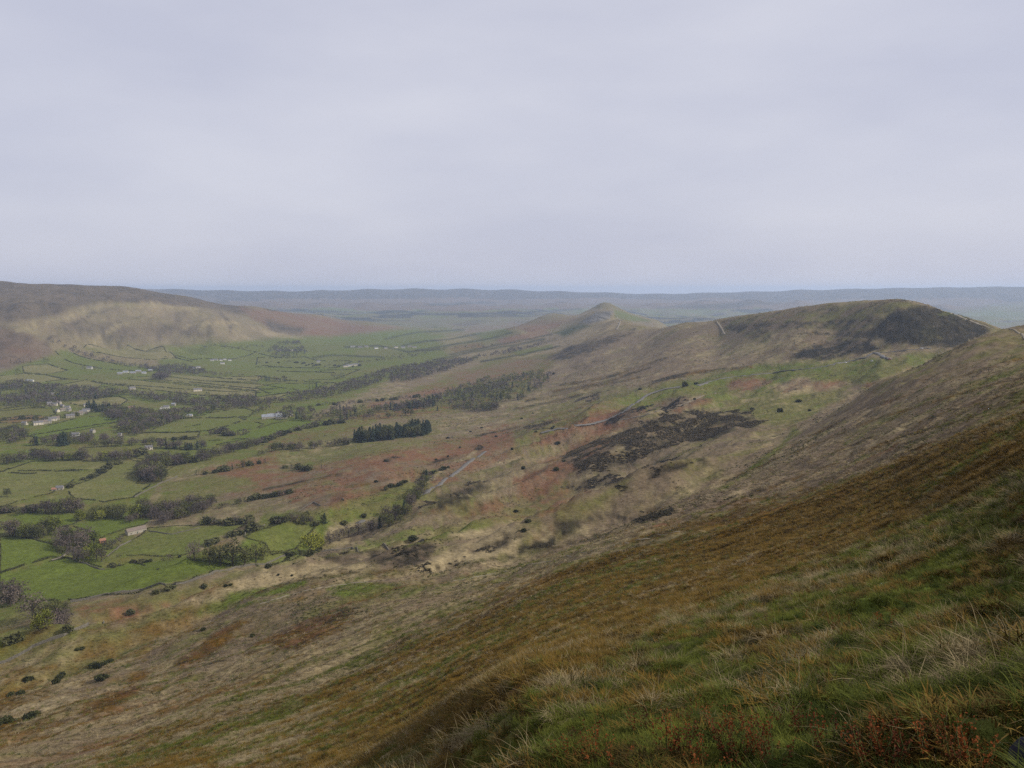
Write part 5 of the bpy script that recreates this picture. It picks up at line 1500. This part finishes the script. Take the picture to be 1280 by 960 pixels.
GREEN = [tuft(1, 90, .13, .13, .8, .0026, M_GRASS, 'grass_tuft'), tuft(2, 70, .17, .11, 1.0, .0026, M_GRASS, 'grass_tuft'), tuft(3, 80, .12, .16, .6, .0026, M_GRASS, 'grass_tuft')]
DRYT = [tuft(11, 70, .15, .12, 1.2, .0022, M_DRY, 'dry_tuft'), tuft(12, 80, .13, .15, 1.4, .0024, M_DRY, 'dry_tuft'), tuft(13, 9, .34, .10, .8, .002, M_DRY, 'dry_tuft')]
MOSST = [tuft(21, 70, .13, .20, .9, .006, M_MOSS, 'moss_tuft'), tuft(22, 70, .17, .18, 1.1, .005, M_MOSS, 'moss_tuft')]
COARSE_G = [tuft(31, 34, .42, .34, .8, .016, M_GRASS, 'grass_tussock')]
COARSE_D = [tuft(32, 34, .44, .34, 1.1, .016, M_FAWN, 'fawn_tussock'), tuft(34, 34, .40, .36, 1.3, .018, M_DRY, 'dry_tussock')]
COARSE_M = [tuft(33, 40, .30, .38, 1.0, .020, M_MOSS, 'moss_tussock')]

# close slope: patches of green, straw and moss in drifts
P_, r_ = scatter(52000, 2.6, 60, -0.40, 0.64, 0.9)
cv = cover_at(P_[:, 0], P_[:, 1])
nz = 1.3 * fbm(P_[:, 0] / 0.9, P_[:, 1] / 0.9, 3) + 0.55 * fbm(P_[:, 0] / 4.0 + 7, P_[:, 1] / 4.0, 3)
moss = cv[:, 5] + cv[:, 3] + cv[:, 4] * .5 + 0.5 * (fbm(P_[:, 0] / 1.1 + 60, P_[:, 1] / 1.1, 3) > 0.10)
pick = np.where(gr.random(len(P_)) < moss, 2, np.where(nz + 0.13 * gr.normal(size=len(P_)) + 0.2 * (cv[:, 2] - 0.15) > 0.21, 1, 0))
sz = (0.75 + 0.6 * gr.random(len(P_))) * (0.85 + 0.7 * np.clip(nz, -.3, .5)) * np.clip(0.8 + r_ / 50, .8, 1.7)
spread('green_grass', GREEN, P_[pick == 0], sz[pick == 0], 'green blades of hill grass on the near slope', 'grass')
spread('dry_grass', DRYT, P_[pick == 1], sz[pick == 1], 'dry straw grass in drifts on the near slope', 'grass')
spread('moss', MOSST, P_[pick == 2], sz[pick == 2], 'brown moss and bilberry carpet on the near slope', 'moss')
# and to either side and behind, for a step aside
P3, r3 = scatter(26000, 1.8, 22, 0.60, 2.2, 1.3)
P3b, r3b = scatter(8000, 1.8, 12, -2.2, -0.36, 1.3)
P3, r3 = np.concatenate([P3, P3b]), np.concatenate([r3, r3b])
n3_ = 1.3 * fbm(P3[:, 0] / 0.9, P3[:, 1] / 0.9, 3) + 0.12 * gr.normal(size=len(P3))
s3 = 0.8 + 0.6 * gr.random(len(P3))
spread('green_grass', GREEN[:2], P3[n3_ <= .16], s3[n3_ <= .16], 'green hill grass beside the viewpoint', 'grass')
spread('dry_grass', DRYT[:2], P3[n3_ > .16], s3[n3_ > .16], 'dry straw grass beside the viewpoint', 'grass')
# the carpet carries on beyond, coarser
P2, r2 = scatter(60000, 40, 200, -0.5, 0.64, 0.9)
c2 = cover_at(P2[:, 0], P2[:, 1]); t2 = gr.random(len(P2))
k2 = np.where(t2 < c2[:, 5] + c2[:, 3] + c2[:, 4], 2, np.where(t2 > 1 - c2[:, 2] - c2[:, 7], 1, 0))
s2 = (1.0 + 0.8 * gr.random(len(P2))) * np.clip(r2 / 60, 1.0, 2.2)
spread('green_grass', GREEN[:1], P2[k2 == 0], s2[k2 == 0], 'green hill grass thinning out down the near slope', 'grass')
spread('dry_grass', DRYT[:1], P2[k2 == 1], s2[k2 == 1], 'dry straw grass thinning out down the near slope', 'grass')
spread('moss', MOSST[:1], P2[k2 == 2], s2[k2 == 2], 'brown moss carpet stretching down the near slope', 'moss')
# farther down the slope: tussocks
P_, r_ = scatter(90000, 30, 620, -0.64, 0.64, 0.75)
ok = (P_[:, 2] < 0) & (r_ * (0.5 + gr.random(len(r_))) < 700)
rg = REGION.reshape(NA, NL)[np.clip(np.searchsorted(G_A, np.arctan2(P_[:, 0], P_[:, 1])), 0, NA - 1), np.clip(np.searchsorted(G_L, np.log(r_)), 0, NL - 1)]
ok &= rg == 0
P_, r_ = P_[ok], r_[ok]
cv = cover_at(P_[:, 0], P_[:, 1])
cl = cv.argmax(1)
mixr = gr.random(len(cl)); cl = np.where(mixr < 0.16, 2, np.where(mixr < 0.28, 1, np.where(mixr < 0.36, 5, cl)))
sz = (0.6 + 0.7 * gr.random(len(P_))) * np.clip(r_ / 140, 0.7, 2.0)
g = np.isin(cl, (0, 1)); d = np.isin(cl, (2, 7)); m_ = np.isin(cl, (3, 4, 5))
spread('grass_tussocks', COARSE_G, P_[g], sz[g] * .8, 'green tussocks over the slope below', 'grass')
spread('fawn_tussocks', COARSE_D, P_[d], sz[d] * .8, 'fawn and straw tussocks over the slope below', 'grass')
spread('moss_tussocks', COARSE_M, P_[m_], sz[m_] * .8, 'brown mossy tussocks over the slope below', 'moss')

# rush and heather clumps sprinkled over the middle slopes, too small to tell apart
L_ = gr.random(60000) * (math.log(2300) - math.log(320)) + math.log(320)
aa = gr.random(60000) * 0.80 - 0.28
qx, qy = np.exp(L_) * np.sin(aa), np.exp(L_) * np.cos(aa)
cl_ = fbm(qx / 60.0 + 12, qy / 60.0, 4, .65) + 0.5 * fbm((qx * _sa + qy * _ca) / 40.0, (qx * _ca - qy * _sa) / 8.0, 3, .6)
cvv = cover_at(qx, qy)
fi = field_id[np.clip(np.searchsorted(G_A, aa), 0, NA - 1) * NL + np.clip(np.searchsorted(G_L, L_), 0, NL - 1)]
keep = (cl_ > 0.11) & (fi == 0) & (cvv[:, 0] < 0.5)
qx, qy = qx[keep][:7000], qy[keep][:7000]
qz = ground(qx, qy); qr = np.hypot(qx, qy)
n_ = len(qx); m = 5
c = np.repeat(np.stack([qx, qy, qz], 1), m, 0); hh = np.repeat(0.35 + qr / 1500.0 * (0.4 + 0.8 * gr.random(n_)), m)
c = c + gr.normal(size=c.shape) * hh[:, None] * [.55, .55, .1] + np.stack([0 * hh, 0 * hh, hh * .3], 1)
u = gr.normal(size=c.shape); u /= np.linalg.norm(u, axis=1)[:, None]
w = np.cross(u, gr.normal(size=c.shape)); w /= np.linalg.norm(w, axis=1)[:, None] + 1e-9
s_ = hh[:, None] * .5
V = np.stack([c - u * s_ - w * s_ * .6, c + u * s_ - w * s_ * .5, c + u * s_ * .8 + w * s_ * .6, c - u * s_ * .9 + w * s_ * .5], 1).reshape(-1, 3)
tag(mesh_obj('rush_clumps', np_mesh('rush_clumps', V, np.arange(len(V)).reshape(-1, 4), M_GORSE)), 'small dark rush and heather clumps sprinkled over the middle slopes', 'rushes', kind='stuff')

# russet bilberry shrubs at the photographer's feet
def bilberry(seed):
    r_ = np.random.default_rng(seed)
    V, F, LV, LF = [], [], [], []
    for k in range(7):
        a = r_.random() * 6.28; q = .05 * r_.random()
        b = np.array([q * math.cos(a), q * math.sin(a), -.04]); t = b + np.array([math.cos(a) * .09, math.sin(a) * .09, .17 + .12 * r_.random()])
        mid = (b + t) / 2 + r_.normal(size=3) * .015
        tube(V, F, [b, mid, t], [.004, .003, .0015], 4)
        for j in range(20):
            u = .3 + .7 * j / 19
            p = b + (t - b) * u + r_.normal(size=3) * .008
            d = r_.normal(size=3); d[2] = abs(d[2]) * .6; d /= np.linalg.norm(d)
            w = np.cross(d, r_.normal(size=3)); w /= np.linalg.norm(w); ln = .012 + .010 * r_.random(); n0 = len(LV)
            LV += [p, p + d * ln * .5 + w * ln * .38, p + d * ln, p + d * ln * .5 - w * ln * .38, p + d * ln * .5 + np.cross(d, w) * ln * .1]
            LF += [(n0, n0 + 1, n0 + 4), (n0 + 1, n0 + 2, n0 + 4), (n0 + 2, n0 + 3, n0 + 4), (n0 + 3, n0, n0 + 4)]
    return pyd('stems', V, F, M_STEM), pyd('leaves', LV, LF, M_RUSTLEAF)
_bb = [bilberry(900 + k) for k in range(4)]
_bp = [(712,924), (716,940), (705,952), (735,930), (745,945), (800,912), (815,905), (838,930), (842,918), (860,900), (875,886), (872,945), (880,957), (895,908), (905,920), (915,938), (920,950),
       (930,915), (935,956), (948,948), (955,935), (1035,925), (1038,940), (1068,945), (1078,935), (1090,948), (1100,957), (1120,950), (1135,944), (1150,955), (1172,938), (1185,944), (1195,952), (1040,775), (1048,782),
       (1060,772), (1095,770), (1108,776), (985,905), (1005,912), (1012,770), (850,935), (1180,955), (965,955), (770,955), (1215,958)]
for k, (a, b) in enumerate(_bp):
    p = hit(a, b + 10)[0]
    e = empty('bilberry_shrub', tuple(p), gr.random() * 6.28, 0.8 + 0.5 * gr.random())
    s_, l_ = _bb[k % 4]
    mesh_obj('stems', s_, e); mesh_obj('leaves', l_, e)
    tag(e, 'low bilberry shrub with russet-red leaves among the near grass', 'shrub', 'russet bilberry shrubs in the near grass')

# dark unidentified object at the edge of the grass; its stone form is made up
r_ = np.random.default_rng(3)
V, F = [], []
for i in range(9):
    th = math.pi * i / 8
    for j in range(14):
        ph = 2 * math.pi * j / 14
        d = np.array([math.sin(th) * math.cos(ph), math.sin(th) * math.sin(ph), math.cos(th)])
        k = 1 + 0.22 * math.sin(3 * d[0] + 1) * math.cos(2.3 * d[1]) + 0.05 * r_.normal() * math.sin(th)
        V.append(d * k * (.07, .08, .12))
for i in range(8):
    for j in range(14):
        F.append((i * 14 + j, (i + 1) * 14 + j, (i + 1) * 14 + (j + 1) % 14, i * 14 + (j + 1) % 14))
p = hit(1278, 966)[0]
o = mesh_obj('unknown_object', pyd('unknown_object', V, F, flat_mat('dark_blue_grey', (0.022, 0.021, 0.030), var=0.35, scale=9), True))
o.location = (p[0], p[1], p[2] + 0.06)
tag(o, 'dark blue-grey rounded object, unidentified, half sunk in the near grass', 'unknown_object')
